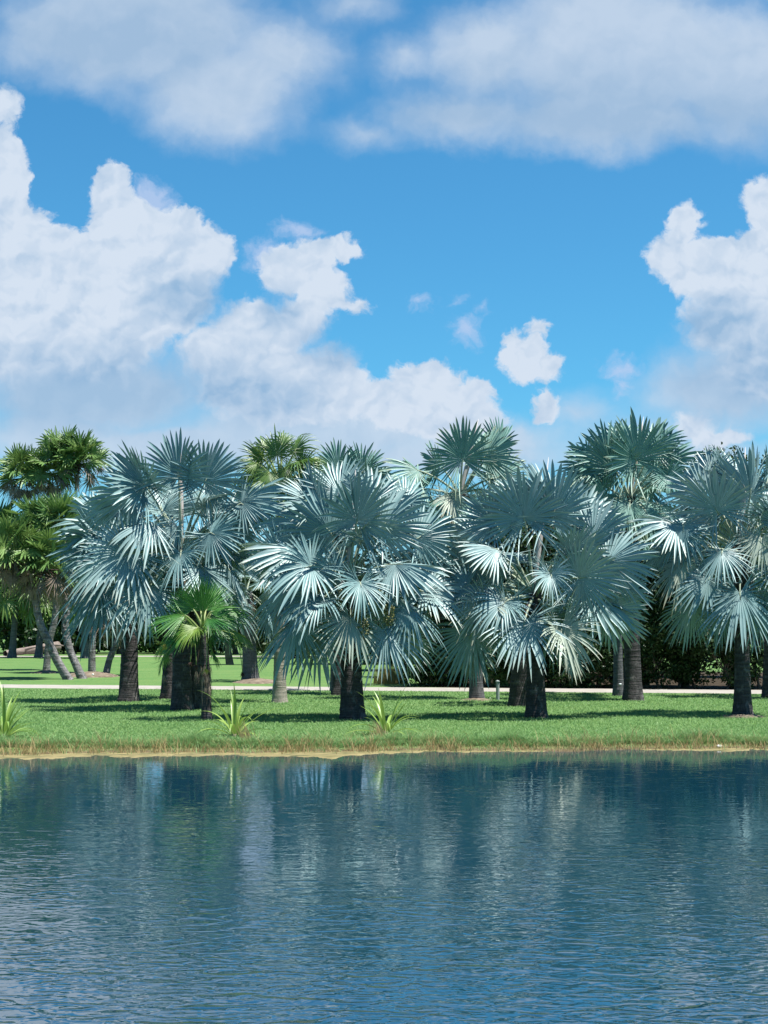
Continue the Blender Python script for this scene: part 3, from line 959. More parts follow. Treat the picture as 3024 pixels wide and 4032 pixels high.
def build_woods():
    # right-hand wood behind the path: (x px, base y px, top y px, half width m, label)
    right = [(1760, 2688, 1960, 1.6, 'dark broadleaf tree in the wood, seen between the centre palms'),
             (1960, 2690, 1960, 1.7, 'dark broadleaf tree in the wood behind the grey post'),
             (2130, 2694, 1885, 1.6, 'dark broadleaf tree whose top peeps up between two tall silver palms'),
             (2310, 2692, 1960, 1.6, 'dark broadleaf tree in the wood behind the twin grey trunks'),
             (2540, 2694, 1985, 1.7, 'dark broadleaf tree just right of the twin trunks, filling the wood edge'),
             (2700, 2690, 1960, 1.7, 'dark broadleaf tree with bright leaf sprays beside the far right palm'),
             (2890, 2692, 1735, 1.9, 'tallest dark broadleaf tree, its top showing behind the far right palm'),
             (3060, 2694, 1850, 1.8, 'dark broadleaf tree at the right end of the wood')]
    for i, (x, y, t, w, lab) in enumerate(right):
        b = G(x, y)
        b[1] = 75.6 + 0.5 * (i % 2) - 0.19 * (b[0] - 4)
        b[0] = P(x, 2700, b[1])[0]
        H = P(x, t, b[1])[2]
        bl = rblobs(w, 1.2, H - 1.0, 14, 100 + i, 2.4, (1.0, 1.6))
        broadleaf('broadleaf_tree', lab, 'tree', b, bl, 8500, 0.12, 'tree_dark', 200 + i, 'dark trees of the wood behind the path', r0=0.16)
    # undergrowth along the wood edge
    ug = [(1690, 'low dark shrub at the left end of the wood edge'), (1830, 'low dark shrub under the wood, left of the small fan palms'),
          (2190, 'low dark shrub under the wood behind the right-centre palm trunk'), (2290, 'low dark shrub under the wood left of the twin trunks'),
          (2600, 'low dark shrub in the gap between twin trunks and far right palm, left one'), (2740, 'low dark shrub in the gap between twin trunks and far right palm, right one'),
          (1760, 'low dark shrub at the wood edge, seen left of the tall grey trunk'), (1905, 'low dark shrub directly behind the small fan palms'), (2090, 'low dark shrub behind the right-centre palm trunks, left one'),
          (2370, 'low dark shrub just left of the twin trunks, beside another'), (2480, 'low dark shrub right behind the twin trunks'), (2670, 'low dark shrub midway between the twin trunks and far right palm'),
          (2860, 'low dark shrub under the wood behind the far right palm trunk'), (2990, 'low dark shrub at the right end of the wood edge')]
    for i, (x, lab) in enumerate(ug):
        b = G(x, 2690)
        b[1] = 74.6 + 0.4 * (i % 3) - 0.19 * (b[0] - 4)
        b[0] = P(x, 2700, b[1])[0]
        bl = [(random.uniform(-1.0, 1.0), random.uniform(-.4, .6), random.uniform(0.3, 2.9), random.uniform(0.6, 0.95)) for _ in range(10)]
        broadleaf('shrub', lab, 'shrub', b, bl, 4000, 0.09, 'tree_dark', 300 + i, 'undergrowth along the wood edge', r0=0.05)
    # back of the wood
    for i, (x, t, lab) in enumerate([(1850, 2010, 'broad tree deep in the wood behind the centre palms'), (2230, 1990, 'broad tree deep in the wood behind the tall right palms'),
                                     (2620, 1990, 'broad tree deep in the wood left of the far right palm'), (3000, 1900, 'broad tree deep in the wood at the right edge')]):
        b = G(x, 2690)
        b[1] += 8
        H = P(x, t, b[1])[2]
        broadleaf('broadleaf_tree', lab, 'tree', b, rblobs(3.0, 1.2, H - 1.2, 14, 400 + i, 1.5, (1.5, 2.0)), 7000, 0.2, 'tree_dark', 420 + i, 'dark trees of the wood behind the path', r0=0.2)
    # far mass on the left
    far = [(30, 2572, 2385, 5.0, 'tree_mid', 'bright green rounded bush far off at the left edge'), (190, 2572, 2375, 5.0, 'tree_mid', 'bright green bush far off behind the slender trunks'),
           (330, 2572, 2370, 4.5, 'tree_mid', 'bright green bush far off behind the leaning doum trunks'), (480, 2572, 2360, 4.5, 'tree_mid', 'far green bush half hidden by the dark left palm trunk'),
           (640, 2572, 2360, 4.5, 'tree_mid', 'far green bush between the two left silver palm trunks')]
    for i, (x, y, t, w, lf, lab) in enumerate(far):
        b = G(x, y)
        b[1] += 4
        H = P(x, t, b[1])[2]
        broadleaf('bush', lab, 'bush', b, rblobs(w * 0.6, 0.8, H - 1.0, 9, 500 + i, 1.6, (1.1, 1.6)), 4200, 0.24, lf, 520 + i, 'bushes at the far edge of the lawn', r0=0.1)
    far2 = [(-60, 2140, 'tall dark tree beyond the bushes at the left edge'), (110, 2150, 'tall dark tree beyond the bushes behind the forked doum palm'),
            (290, 2190, 'tall dark tree beyond the bushes behind the leaning doum palms'), (470, 2150, 'tall dark tree beyond the bushes behind the left silver palm'),
            (680, 2120, 'tall dark tree far behind the two left silver palm trunks'), (930, 2120, 'tall dark tree far behind the young green fan palm'),
            (1150, 2120, 'tall dark tree far behind the left of the centre palm'), (1400, 2150, 'tall dark tree far behind the centre palm'), (1600, 2150, 'tall dark tree far behind the gap right of the centre palm')]
    for i, (x, t, lab) in enumerate(far2):
        b = G(x, 2565)
        b[1] = 152 - (max(0, x - 900)) * 0.075
        b[0] = P(x, 2565, b[1])[0]
        b[2] = 0
        H = P(x, t, b[1])[2]
        k = b[1] / 150
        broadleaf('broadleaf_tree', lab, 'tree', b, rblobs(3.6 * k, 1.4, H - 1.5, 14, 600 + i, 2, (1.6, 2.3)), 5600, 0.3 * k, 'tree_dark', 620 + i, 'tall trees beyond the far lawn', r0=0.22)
    for i, (x, y, w, lab) in enumerate([(760, 2568, 4.0, 'low dark far shrub between the left silver trunks and the young palm'), (870, 2572, 3.6, 'low dark far shrub directly behind the small shade tree'),
                                        (1010, 2578, 3.4, 'low dark far shrub behind the stout far trunk'), (1130, 2584, 3.0, 'low dark far shrub behind the pale lit palm trunk'),
                                        (1260, 2592, 2.8, 'low dark far shrub left of the central trunk'), (1450, 2600, 2.6, 'low dark far shrub right of the central trunk'), (1580, 2612, 2.4, 'low dark far shrub behind the golden grass clump')]):
        b = G(x, y)
        bl = [(random.uniform(-w, w), random.uniform(-.8, .8), random.uniform(0.5, 3.4), random.uniform(0.9, 1.4)) for _ in range(12)]
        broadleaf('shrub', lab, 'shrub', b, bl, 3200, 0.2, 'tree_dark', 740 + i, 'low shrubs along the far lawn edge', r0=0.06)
    # small shade tree in the gap behind the young fan palm
    b = G(906, 2618)
    broadleaf('shade_tree', 'small dark shade tree on the far lawn, in the gap right of the young palm', 'tree', b,
              [(0, 0, 3.2, 1.1), (-1, 0, 2.9, 0.9), (1.0, 0.2, 2.8, 0.9), (0.4, 0.5, 3.9, 1.1), (-1.4, .3, 3.8, 1.0), (1.7, .2, 3.5, .9)], 4200, 0.15, 'tree_dark', 700, r0=0.22)


build_woods()

# ------------------------------------------------------------------ silver palms, front to back
silver_palm('silver palm with twin-width crown at left, its dark trunk behind the young green fan palm', (717, 2796), (715, 2160),
            [(703, 1875, 96, 195, -0.25), (573, 1915, 128, 215, -0.2), (806, 1900, 62, 190, -0.2), (950, 1975, 38, 215, -0.1, 0.5), (950, 1982, -35, 150, -0.15),
             (830, 2098, -25, 150, -0.7), (600, 2058, 188, 175, -0.6, 0.4), (712, 2180, 268, 150, -0.95), (505, 2180, 200, 225, -0.6),
             (585, 2318, 244, 190, -0.7), (525, 1950, 158, 190, 0.2), (900, 2240, -52, 150, -0.3, 0.7), (770, 2000, 75, 180, 0.5), (640, 2010, 110, 190, 0.5),
             (880, 2060, 20, 170, 0.3), (700, 2075, 265, 110, -0.5), (800, 2240, -65, 160, -0.6), (610, 2200, 225, 170, 0.2), (460, 1980, 150, 160, 0.4)],
            13, arc=(-25, 205), spear=(708, 1695), stalks=8, seed=1, r=(0.27, 0.35))
silver_palm('silver palm furthest left, its straight dark trunk clear of the young fan palm', (506, 2762), (520, 2250),
            [(418, 2070, 166, 205, -0.35, 0.3), (411, 2140, 180, 205, -0.5), (395, 2296, 202, 175, -0.6, 0.4), (405, 2350, 235, 185, -0.6), (380, 2030, 148, 150, 0.2),
             (330, 2200, 196, 110, 0.1), (470, 2330, 258, 190, -0.4), (560, 2330, 275, 170, -0.1), (440, 2210, 214, 190, -0.8), (470, 2120, 120, 170, 0.3),
             (350, 2270, 222, 120, 0.3), (480, 2060, 135, 190, 0.0)],
            13, arc=(-25, 205), R=1.25, seed=2, r=(0.28, 0.36))
silver_palm('central silver palm carrying clusters of green fruit under its crown', (1388, 2832), (1371, 2290),
            [(1300, 2095, 132, 215, -0.3), (1405, 2050, 82, 210, -0.45), (1180, 2166, 166, 230, -0.3, 0.35), (1250, 1990, 118, 200, 0.5), (1273, 2358, 212, 170, -0.8),
             (1380, 2438, 268, 180, -0.85), (1170, 2450, 224, 210, -0.3), (1258, 2490, 256, 205, -0.1), (1143, 2318, 200, 170, 0.1), (1555, 2222, 2, 215, -0.5, 0.45),
             (1609, 2393, 312, 165, -0.7), (1517, 2486, 292, 195, -0.75), (1647, 2119, 40, 180, 0.2), (1500, 2081, 52, 215, -0.1), (1419, 2295, 282, 150, -0.9),
             (1590, 1985, 62, 170, 0.6), (1335, 1945, 98, 185, 0.5), (1672, 2330, 352, 185, 0.0), (1200, 2060, 146, 200, 0.3), (1225, 2230, 190, 190, -0.7),
             (1660, 2250, 10, 190, 0.3), (1600, 2500, 300, 150, 0.1), (1460, 1985, 75, 190, 0.4), (1110, 2180, 176, 150, 0.2), (1320, 2250, 160, 120, -0.6)],
            13, arc=(-25, 205), spear=(1400, 1850), fruits=((1250, 2320, 60, .2, .3), (1335, 2345, 80, .17, .6), (1430, 2475, 100, .2, .65), (1530, 2420, 130, .24, .7), (1405, 2420, 70, .17, .5), (1490, 2330, 60, .18, .4)), seed=3, r=(0.29, 0.36))
silver_palm('silver palm right of the centre with many pale yellow leaf stalks', (2114, 2826), (2103, 2335),
            [(1957, 2163, 163, 170, -0.5, 0.3), (1944, 2056, 138, 165, -0.2), (2065, 2043, 102, 215, -0.35), (2178, 2030, 72, 215, -0.3), (1843, 2303, 200, 150, -0.2),
             (1913, 2385, 238, 160, -0.5), (1862, 2488, 236, 190, -0.2), (2065, 2450, 256, 205, -0.85), (2211, 2480, 290, 195, -0.7), (2391, 2214, 20, 195, -0.3),
             (2334, 2119, 60, 180, -0.1), (2327, 2353, -14, 190, -0.2, 0.4), (2397, 2406, -40, 165, -0.1), (2283, 2275, 8, 190, -0.6), (2169, 2262, 274, 130, -0.95),
             (2279, 2060, 50, 200, 0.3), (2060, 1990, 112, 180, 0.5), (2247, 2590, 278, 80, -0.5), (1850, 2230, 180, 170, 0.3), (1890, 2120, 150, 160, 0.4),
             (2150, 1970, 85, 190, 0.5), (2250, 2180, 30, 170, -0.3), (1990, 2370, 226, 150, -0.8), (1870, 2560, 250, 130, 0.0), (2440, 2330, -20, 140, 0.2)],
            13, arc=(-25, 205), spear=(2160, 1800), stalks=9, seed=4, r=(0.24, 0.31))
silver_palm('silver palm at the far right standing on a small mulch ring', (2924, 2818), (2916, 2160),
            [(2954, 1955, 86, 225, -0.35), (2824, 2012, 124, 195, -0.35), (2802, 1872, 108, 135, 0.4), (2663, 2063, 166, 185, -0.2, 0.3), (2690, 2075, 262, 150, -0.4, 0.2), (2694, 2216, 236, 170, -0.4),
             (2843, 2172, 250, 140, -0.9), (2720, 2388, 255, 160, 0.1), (2913, 2336, 268, 205, -0.8), (2998, 2119, 250, 140, -0.6), (3060, 2060, 35, 190, -0.2), (3070, 2220, -20, 180, -0.4),
             (3050, 2330, -60, 170, -0.5), (2770, 1945, 146, 160, 0.2), (2890, 1900, 96, 190, 0.5), (3020, 1900, 70, 190, 0.4), (2790, 2280, 222, 160, -0.5), (2850, 2400, 245, 150, 0.2), (2990, 2400, 285, 150, -0.4), (2620, 2160, 190, 120, 0.2)],
            13, arc=(-25, 205), spear=(2935, 1760), stalks=5, seed=5, r=(0.215, 0.28))
silver_palm('tall green-grey silver palm with a pink spear leaf, rising behind the centre', (1878, 2754), (1811, 1945),
            [(1821, 1809, 100, 172, -0.4), (1908, 1800, 56, 155, -0.1), (1960, 1880, 38, 150, 0.1), (1647, 1853, 148, 150, -0.1, 0.3), (1748, 1955, 205, 135, -0.5, 0.4), (1668, 1925, 192, 130, 0.1),
             (1780, 1962, 285, 110, -0.7), (1944, 1955, 340, 130, -0.2), (1870, 1780, 80, 140, 0.5), (1960, 1760, 48, 130, 0.4), (1730, 1830, 128, 120, 0.5), (1850, 1985, 300, 120, -0.6)],
            7, leaf='silver_green', spear=(1884, 1650), stalks=9, seed=6, r=(0.19, 0.26), bark='bark_grey', L=1.4, R=1.3, el=(30, -60), mid=(1862, 2400))
silver_palm('tall green-grey silver palm at right, front one of two close trunks', (2492, 2758), (2479, 1957),
            [(2504, 1810, 106, 190, -0.4), (2570, 1765, 66, 150, 0.1), (2602, 1830, 36, 175, -0.1), (2391, 1809, 148, 175, 0.2), (2384, 1950, 232, 135, -0.5), (2300, 1880, 200, 130, 0.0),
             (2631, 1874, 300, 105, -0.5), (2590, 1985, 330, 140, -0.2), (2450, 1760, 112, 150, 0.5), (2330, 1840, 168, 140, 0.3), (2480, 1990, 262, 130, -0.8), (2540, 2010, 300, 130, -0.6), (2420, 1850, 140, 160, -0.2)],
            7, leaf='silver_green', spear=(2535, 1640), stalks=10, seed=7, r=(0.26, 0.35), bark='bark', L=1.4, R=1.3, el=(30, -60))
silver_palm('silver palm behind its twin at right, its slim pale trunk bearing a small tag', (2436, 2740), (2425, 2010),
            [(2340, 1930, 165, 150, 0.1), (2300, 1990, 195, 150, 0.1), (2520, 1900, 30, 150, 0.2), (2400, 2060, 240, 150, -0.2)], 10, leaf='silver_green', seed=8, r=(0.16, 0.21), bark='bark_grey', el=(40, -60), arc=(0, 360))
silver_palm('silver palm with a thick dark trunk just behind the right-centre palm', (2046, 2780), (2055, 2330),
            [(1960, 2300, 190, 150, 0.0), (1990, 2420, 240, 150, 0.0), (2150, 2420, 290, 150, 0.0)], 10, seed=9, r=(0.28, 0.36), el=(30, -60))
silver_palm('silver palm with a dark trunk hidden behind the central palm, greener crown tips above', (1338, 2738), (1345, 1935),
            [(1330, 1845, 100, 120, -0.1), (1425, 1860, 62, 130, 0.0), (1265, 1890, 135, 130, 0.1), (1370, 1860, 85, 125, 0.4), (1440, 1930, 20, 140, 0.0), (1260, 1960, 190, 140, 0.0)], 8, leaf='silver_green', seed=10, r=(0.27, 0.33), el=(40, -50))
silver_palm('silver palm with a dark trunk hidden behind the left palm, low in the shade', (665, 2752), (690, 2210),
            [(610, 2290, 215, 150, 0.2), (790, 2290, 320, 150, 0.2)], 10, seed=11, r=(0.24, 0.31), el=(40, -60))
silver_palm('silver palm with a dark trunk leaning out right of the left palm trunk', (762, 2792), (760, 2290),
            [(830, 2180, 10, 160, 0.2), (850, 2300, 330, 150, 0.1)], 8, seed=12, r=(0.24, 0.33), el=(40, -60))
silver_palm('silver palm cut by the right edge of the picture, behind the far right palm', (3030, 2748), (3040, 2080),
            [(2960, 2180, 215, 160, -0.1), (2990, 1990, 120, 160, 0.0)], 10, seed=13, r=(0.20, 0.28), el=(60, -60), arc=(0, 360))
silver_palm('far silver palm beyond the path with a stout trunk on a mulch mound', (988, 2684), (970, 2330),
            [(900, 2300, 180, 110, -0.2), (1060, 2320, 0, 110, -0.2), (960, 2240, 95, 110, -0.2), (1060, 2420, 300, 110, 0.0), (900, 2400, 225, 110, 0.0)], 10, seed=14, r=(0.32, 0.40), bark='bark_grey', arc=(0, 360), R=1.3)


# ------------------------------------------------------------------ green fan palms behind
def green_palm(label, base, heart, fr, nrand, bark, r=(0.14, 0.2), R=1.1, L=1.2, leaf='green', mid=None, seed=0, name='green_fan_palm'):
    b = G(*base)
    Y = b[1]
    h = P(heart[0], heart[1], Y)
    root = thing(name, label, 'palm tree', b, 'green fan palms behind the silver palms')
    path = [b - np.array([0, 0, .1]), b * .66 + h * .34, b * .33 + h * .67, h]
    add_trunk(root, path, r[0], r[1], M[bark], seed=seed, flare=0.45)
    for s in fr:
        listed_frond(root, h, Y, s, M[leaf], M['green_pet'], nseg=34, join=0.4, tipdroop=0.22, grav=0.22, wide=0.8)
    random_fronds(root, h, nrand, L, R, M[leaf], M['green_pet'], el=(50, -50), join=0.4, tipdroop=0.2, wide=0.8)
    return root


green_palm('tall bright green fan palm with drooping leaf tips, between left and centre palms', (1100, 2766), (1105, 1900),
           [(1090, 1790, 100, 115, -0.3), (1160, 1780, 65, 120, -0.1), (1030, 1800, 135, 115, -0.1), (1190, 1830, 15, 110, -0.2), (1010, 1850, 185, 110, -0.1), (1120, 1840, 280, 110, -0.7),
            (1060, 1860, 230, 110, -0.6), (1180, 1880, 320, 115, -0.4), (1000, 1910, 215, 110, 0.0), (1110, 1750, 90, 100, 0.4), (1220, 1870, 345, 100, 0.2), (1040, 1770, 120, 110, 0.4)], 14, 'bark_pale', r=(0.15, 0.26), seed=20)
green_palm('green fan palm with drooping yellow-green leaves just behind the central crown', (1316, 2722), (1310, 1940),
           [(1290, 1880, 160, 95, -0.2), (1330, 1870, 40, 95, -0.2), (1270, 1920, 200, 100, -0.3), (1360, 1890, 5, 100, -0.2), (1310, 1850, 90, 80, 0.0), (1330, 1930, 290, 95, -0.6)], 8, 'bark_grey', r=(0.12, 0.18), seed=21)


# ------------------------------------------------------------------ doum palms (branching, leaning) on the left
def doum(label, base, stems, heads, seed, r=(0.17, 0.24)):
    """stems: list of pixel polylines (first starts at base); heads: (x, y, n, R, dead)"""
    b = G(*base)
    Y = b[1]
    root = thing('doum_palm', label, 'palm tree', b, 'leaning doum palms on the left')
    mb = MB()
    for i, st in enumerate(stems):
        pts = [P(x, y, Y + 0.25 * i) for x, y in st]
        if i == 0:
            pts[0] = b - np.array([0, 0, 0.1])
        k = 1.0 if i == 0 else 0.8
        mb.add(*trunk_mesh(np.array(pts), r[0] * k, r[1] * k, flare=0.2 if i == 0 else 0.0, sides=20, knob=0.16, seed=seed + i))
    mb.build('trunk', M['bark_doum'], root, smooth=True, org=b)
    for (x, y, n, R, dead) in heads:
        h = P(x, y, Y)
        random_fronds(root, h, n, R * 0.95, R, M['olive'], M['green_pet'], el=(85, -25), arc=(0, 360), nseg=24, join=0.5, wide=0.9, gr=(0.01, 0.03), fo=(-0.45, 0.2), rn=1.0)
        if dead:
            random_fronds(root, h + np.array([0, 0, -0.35]), dead, R * 1.0, R * 0.95, M['dead'], M['stalk'], el=(0, -70), arc=(0, 360), nseg=22, join=0.3, wide=0.6, part='dead_frond')
    return root


doum('tall leaning doum palm with a forked grey trunk', (273, 2676), [[(273, 2676), (225, 2600), (190, 2525), (160, 2460), (145, 2400), (140, 2365)], [(140, 2370), (110, 2310), (78, 2255), (58, 2215)], [(142, 2372), (160, 2320), (180, 2280)]],
     [(55, 2170, 22, 1.25, 14), (185, 2220, 18, 1.2, 12)], 30)
doum('doum palm with a curved trunk rising right of the forked one', (325, 2672), [[(325, 2672), (300, 2620), (275, 2560), (258, 2480), (262, 2400), (255, 2300), (240, 2150)]], [(235, 2080, 36, 1.15, 14), (140, 2080, 24, 1.05, 8)], 31)
doum('doum palm with an upright criss-cross patterned trunk on the mulch mound', (362, 2650), [[(362, 2650), (362, 2560), (365, 2480), (355, 2380), (330, 2250)]], [(330, 2230, 26, 1.3, 12), (250, 2260, 10, 1.1, 8)], 32)
doum('tallest doum palm, its green crown hung with a skirt of dead brown fronds', (182, 2640), [[(182, 2640), (192, 2540), (215, 2440), (225, 2300), (215, 2100), (205, 1920)]],
     [(205, 1845, 28, 1.12, 14), (90, 1865, 26, 1.08, 14), (320, 1810, 26, 1.12, 10), (250, 1785, 12, 1.0, 0)], 33)
doum('doum palm leaning right with shaggy leaf bases beside the dark left trunk', (415, 2660), [[(415, 2660), (430, 2600), (455, 2540), (478, 2480), (480, 2400)]], [(480, 2390, 14, 1.2, 8)], 34, r=(0.15, 0.2))
doum('doum palm at the left edge, low crown with grey dead leaves', (-60, 2640), [[(-60, 2640), (-50, 2500), (-30, 2350), (-10, 2150)]], [(5, 2110, 30, 1.3, 16)], 35)


# ------------------------------------------------------------------ slender far trunks on the left
def slender(label, base, top, seed):
    b = G(*base)
    h = P(top[0], top[1], b[1])
    root = thing('slender_palm', label, 'palm tree', b, 'slender palms on the far lawn')
    add_trunk(root, [b - np.array([0, 0, .1]), b * .6 + h * .4, h], 0.2, 0.36, M['bark_grey'], flare=0.5, sides=12, rows=30, seed=seed)
    random_fronds(root, h, 18, 1.6, 1.5, M['green'], M['green_pet'], el=(70, -60), arc=(0, 360), nseg=18, join=0.45, tipdroop=0.15)


slender('slender far palm with a leaning grey trunk, nearest the left edge', (47, 2590), (68, 2330), 40)
slender('slender far palm whose thin trunk shows left of the leaning doum trunk', (152, 2590), (165, 2350), 41)
slender('slender far palm whose thin trunk shows between two doum trunks', (334, 2592), (330, 2340), 42)


# ------------------------------------------------------------------ young green fan palm in front
def young_palm():
    b = G(815, 2834)
    Y = b[1]
    h = P(798, 2475, Y)
    root = thing('young_fan_palm', 'young green fan palm with hanging flower stalks before the left silver palm', 'palm tree', b)
    add_trunk(root, [b - np.array([0, 0, .05]), P(812, 2740, Y), P(808, 2600, Y), h], 0.12, 0.17, M['bark'], flare=0.25, seed=50)
    C = lambda x, y: (550 + x * 0.2893, 2220 + y * 0.2893)
    kw = dict(nseg=44, join=0.62, pleat=0.7, ragged=0.04, side=0.75, wide=0.85)

    def fr(x, y, ang, Rp, k, m='young', fold=0.0, span=1.25, **q):
        X, Yp = C(x, y)
        kk = dict(kw)
        kk.update(q)
        return listed_frond(root, h, Y, (X, Yp, ang, Rp * 0.2893, k, fold), M[m], M['green_pet'], scale=0.6, grav=0.03, gext=0.05, span=span, **kk)
    fr(860, 650, 92, 520, -0.5, span=1.0, recurve=0.05)
    fr(830, 640, 120, 480, 0.4, span=1.1)
    fr(900, 640, 62, 480, 0.4, span=1.1)
    fr(730, 620, 148, 400, 0.1, span=1.2)
    fr(960, 660, 25, 380, 0.0, fold=0.4)
    fr(1000, 640, 12, 560, 0.6, fold=0.4)
    fr(620, 700, 188, 520, -0.3, fold=0.25)
    fr(690, 860, 205, 500, -0.1, fold=0.25)
    fr(780, 870, 222, 380, -0.9, m='yellowing', span=1.5, tipdroop=0.15)
    fr(930, 740, 350, 430, -0.8, fold=0.3)
    fr(1010, 900, 352, 420, 0.2, fold=0.25)
    fr(1220, 900, 340, 390, 0.0, m='yellowing', fold=0.5, span=1.0)
    fr(520, 930, 215, 420, 0.2, fold=0.25)
    fr(780, 900, 250, 260, 0.3)
    fr(900, 900, 300, 300, 0.3)
    fr(350, 1050, 225, 300, 0.3, m='yellowing', fold=0.5, span=.8)
    for (x0, y0, x1, y1, fl) in ((910, 1000, 905, 1430, 1), (700, 1000, 690, 1340, 0), (420, 880, 335, 1100, 1), (740, 1010, 770, 1380, 0), (1330, 1020, 1400, 1480, 0)):
        a, e = P(*C(x0, y0), Y - 0.5), P(*C(x1, y1), Y - 0.55)
        s = MB()
        s.add(*tube(bez(h, a + np.array([0, 0, .25]), a, 6), np.linspace(0.02, 0.014, 6), 5))
        s.add(*tube(bez(a, a + (e - a) * .5 + np.array([.04, 0, 0]), e, 7), np.linspace(0.016, 0.012, 7), 5))
        st = s.build('flower_stalk', M['green_pet'], root, smooth=True, org=b)
        q = MB()
        for j in range(60):
            t = e + rng.normal(0, .05, 3) * (1, 1, .4) + np.array([0, 0, -rng.uniform(.02, .17)])
            q.add(*tube(np.array([e, (e + t) / 2 + rng.normal(0, .01, 3), t]), [.006, .005, .004], 3))
        q.build('flower_head', M['flower'] if fl else M['stalk'], st, org=b)
    # skirt of dead leaves
    for j in range(16):
        a = j * 2.4
        o = np.array([math.cos(a), math.sin(a), 0])
        st = P(810, 2620 + 40 * (j % 3), Y) + o * 0.1
        add_frond(root, P(808, 2600, Y), st + o * 0.06, o * 0.25 + np.array([0, 0, -1]), o + np.array([0, 0, .2]), rng.uniform(0.42, 0.68), M['dead'], M['stalk'], pr=0.012, part='dead_frond',
                  nseg=16, span=0.7, join=0.25, fold=0.9, wide=0.45, ragged=0.2)
    for (x, y, ang, Rp) in ((330, 1250, 235, 300), (990, 1200, 310, 260)):
        fr(x, y, ang, Rp, 0.9, m='young', fold=0.5)
    for (x, y) in ((330, 1500), (770, 1450)):
        X, Yp = C(x, y)
        p = P(X, Yp, Y - 0.2)
        add_frond(root, h, p, np.array([0.02, 0, -1.0]), np.array([0.3, -1, 0.1]), 0.55, M['dead'], M['stalk'], pr=0.01, part='dead_frond', nseg=14, span=0.4, join=0.3, fold=0.8, wide=0.5)


young_palm()


# ------------------------------------------------------------------ strappy plants at the bank
def strap_plant(label, base, n, Lm, seed):
    r = np.random.default_rng(seed)
    b = G(*base)
    root = thing('strap_leaf_plant', label, 'plant', b, 'strap leaved plants on the bank')
    for i in range(n):
        az = i * 2.39996 + r.normal(0, 0.25)
        t = i / (n - 1)
        el = math.radians(84 - 62 * t + r.normal(0, 6))
        L = Lm * r.uniform(0.75, 1.1) * (1 - 0.15 * t)
        o = np.array([math.cos(az), math.sin(az), 0])
        side = np.array([-math.sin(az), math.cos(az), 0])
        N = 12
        s = np.linspace(0, 1, N)
        droop = r.uniform(0.4, 1.3) * (0.35 + t)
        ang = el - droop * s ** 1.6 * 1.5
        step = L / (N - 1)
        pts = np.cumsum(np.stack([np.cos(ang) * step] * 3, -1) * o + np.stack([np.zeros(N), np.zeros(N), np.sin(ang) * step], -1), axis=0) + o * 0.03
        w = 0.045 * np.minimum(1, (1 - s) * 2.2) * (0.6 + 0.4 * np.minimum(1, s * 5)) + 0.001
        nv = np.stack([-np.sin(ang)] * 3, -1) * o + np.stack([np.zeros(N), np.zeros(N), np.cos(ang)], -1)
        V = np.stack([pts - side * w[:, None], pts - nv * (w * .35)[:, None], pts + side * w[:, None]], 1)
        idx = np.arange(N * 3).reshape(N, 3)
        Q = np.concatenate([np.stack([idx[:-1, k], idx[:-1, k + 1], idx[1:, k + 1], idx[1:, k]], -1) for k in (0, 1)])
        link('leaf', raw_mesh('leaf', V, Q), M['strap'], root)
    mb = MB()
    mb.add(*tube(np.array([(0, 0, -0.05), (0, 0, 0.05), (0, 0, 0.14)]), [0.09, 0.07, 0.03], 9))
    mb.build('stem', M['dead'], root, smooth=True)


strap_plant('strap leaved plant at the left edge of the bank', (18, 2908), 26, 1.4, 60)
strap_plant('strap leaved plant on the bank right of the young fan palm', (925, 2902), 24, 1.5, 61)
strap_plant('strap leaved plant on the bank in front of the central palm', (1520, 2894), 20, 1.4, 62)


# ------------------------------------------------------------------ small things
def reed_clump(label, base, n, H, seed, m='reed', name='dry_reed_clump', rad=0.25, lean=-0.3, z=WATER_Z):
    b = G(base[0], base[1], z)
    root_m = MB()
    r = np.random.default_rng(seed)
    for i in range(n):
        a = r.uniform(0, 6.28)
        p = np.array([math.cos(a), math.sin(a), 0]) * rad * r.uniform(0, 1)
        h = H * r.uniform(0.5, 1.1)
        e = p + np.array([lean * h + r.normal(0, .14) * h, r.normal(0, .14) * h, h])
        mid = (p + e) / 2 + np.array([-lean * h * .15, 0, .05 * h])
        pts = bez(p, mid, e, 5)
        w = 0.013
        V = np.concatenate([pts - np.array([w, 0, 0]) * np.linspace(1, .1, 5)[:, None], pts + np.array([w, w * .5, 0]) * np.linspace(1, .1, 5)[:, None]])
        idx = np.arange(10).reshape(2, 5)
        Q = np.stack([idx[0, :-1], idx[1, :-1], idx[1, 1:], idx[0, 1:]], -1)
        root_m.add(V, Q)
    o = root_m.build(name, M[m])
    o.location = b
    tag(o, label, 'grass clump', 'tall dry grass clumps')


reed_clump('dry reed clump at the water edge below the young fan palm', (985, 2955), 70, 0.7, 70)
reed_clump('dry reed clump at the water edge below the central palm', (1510, 2942), 70, 0.65, 71)
reed_clump('tall golden grass clump beyond the path, right of the central trunk', (1540, 2692), 500, 0.95, 72, 'hay', 'golden_grass_clump', 0.9, 0.0, 0.0)


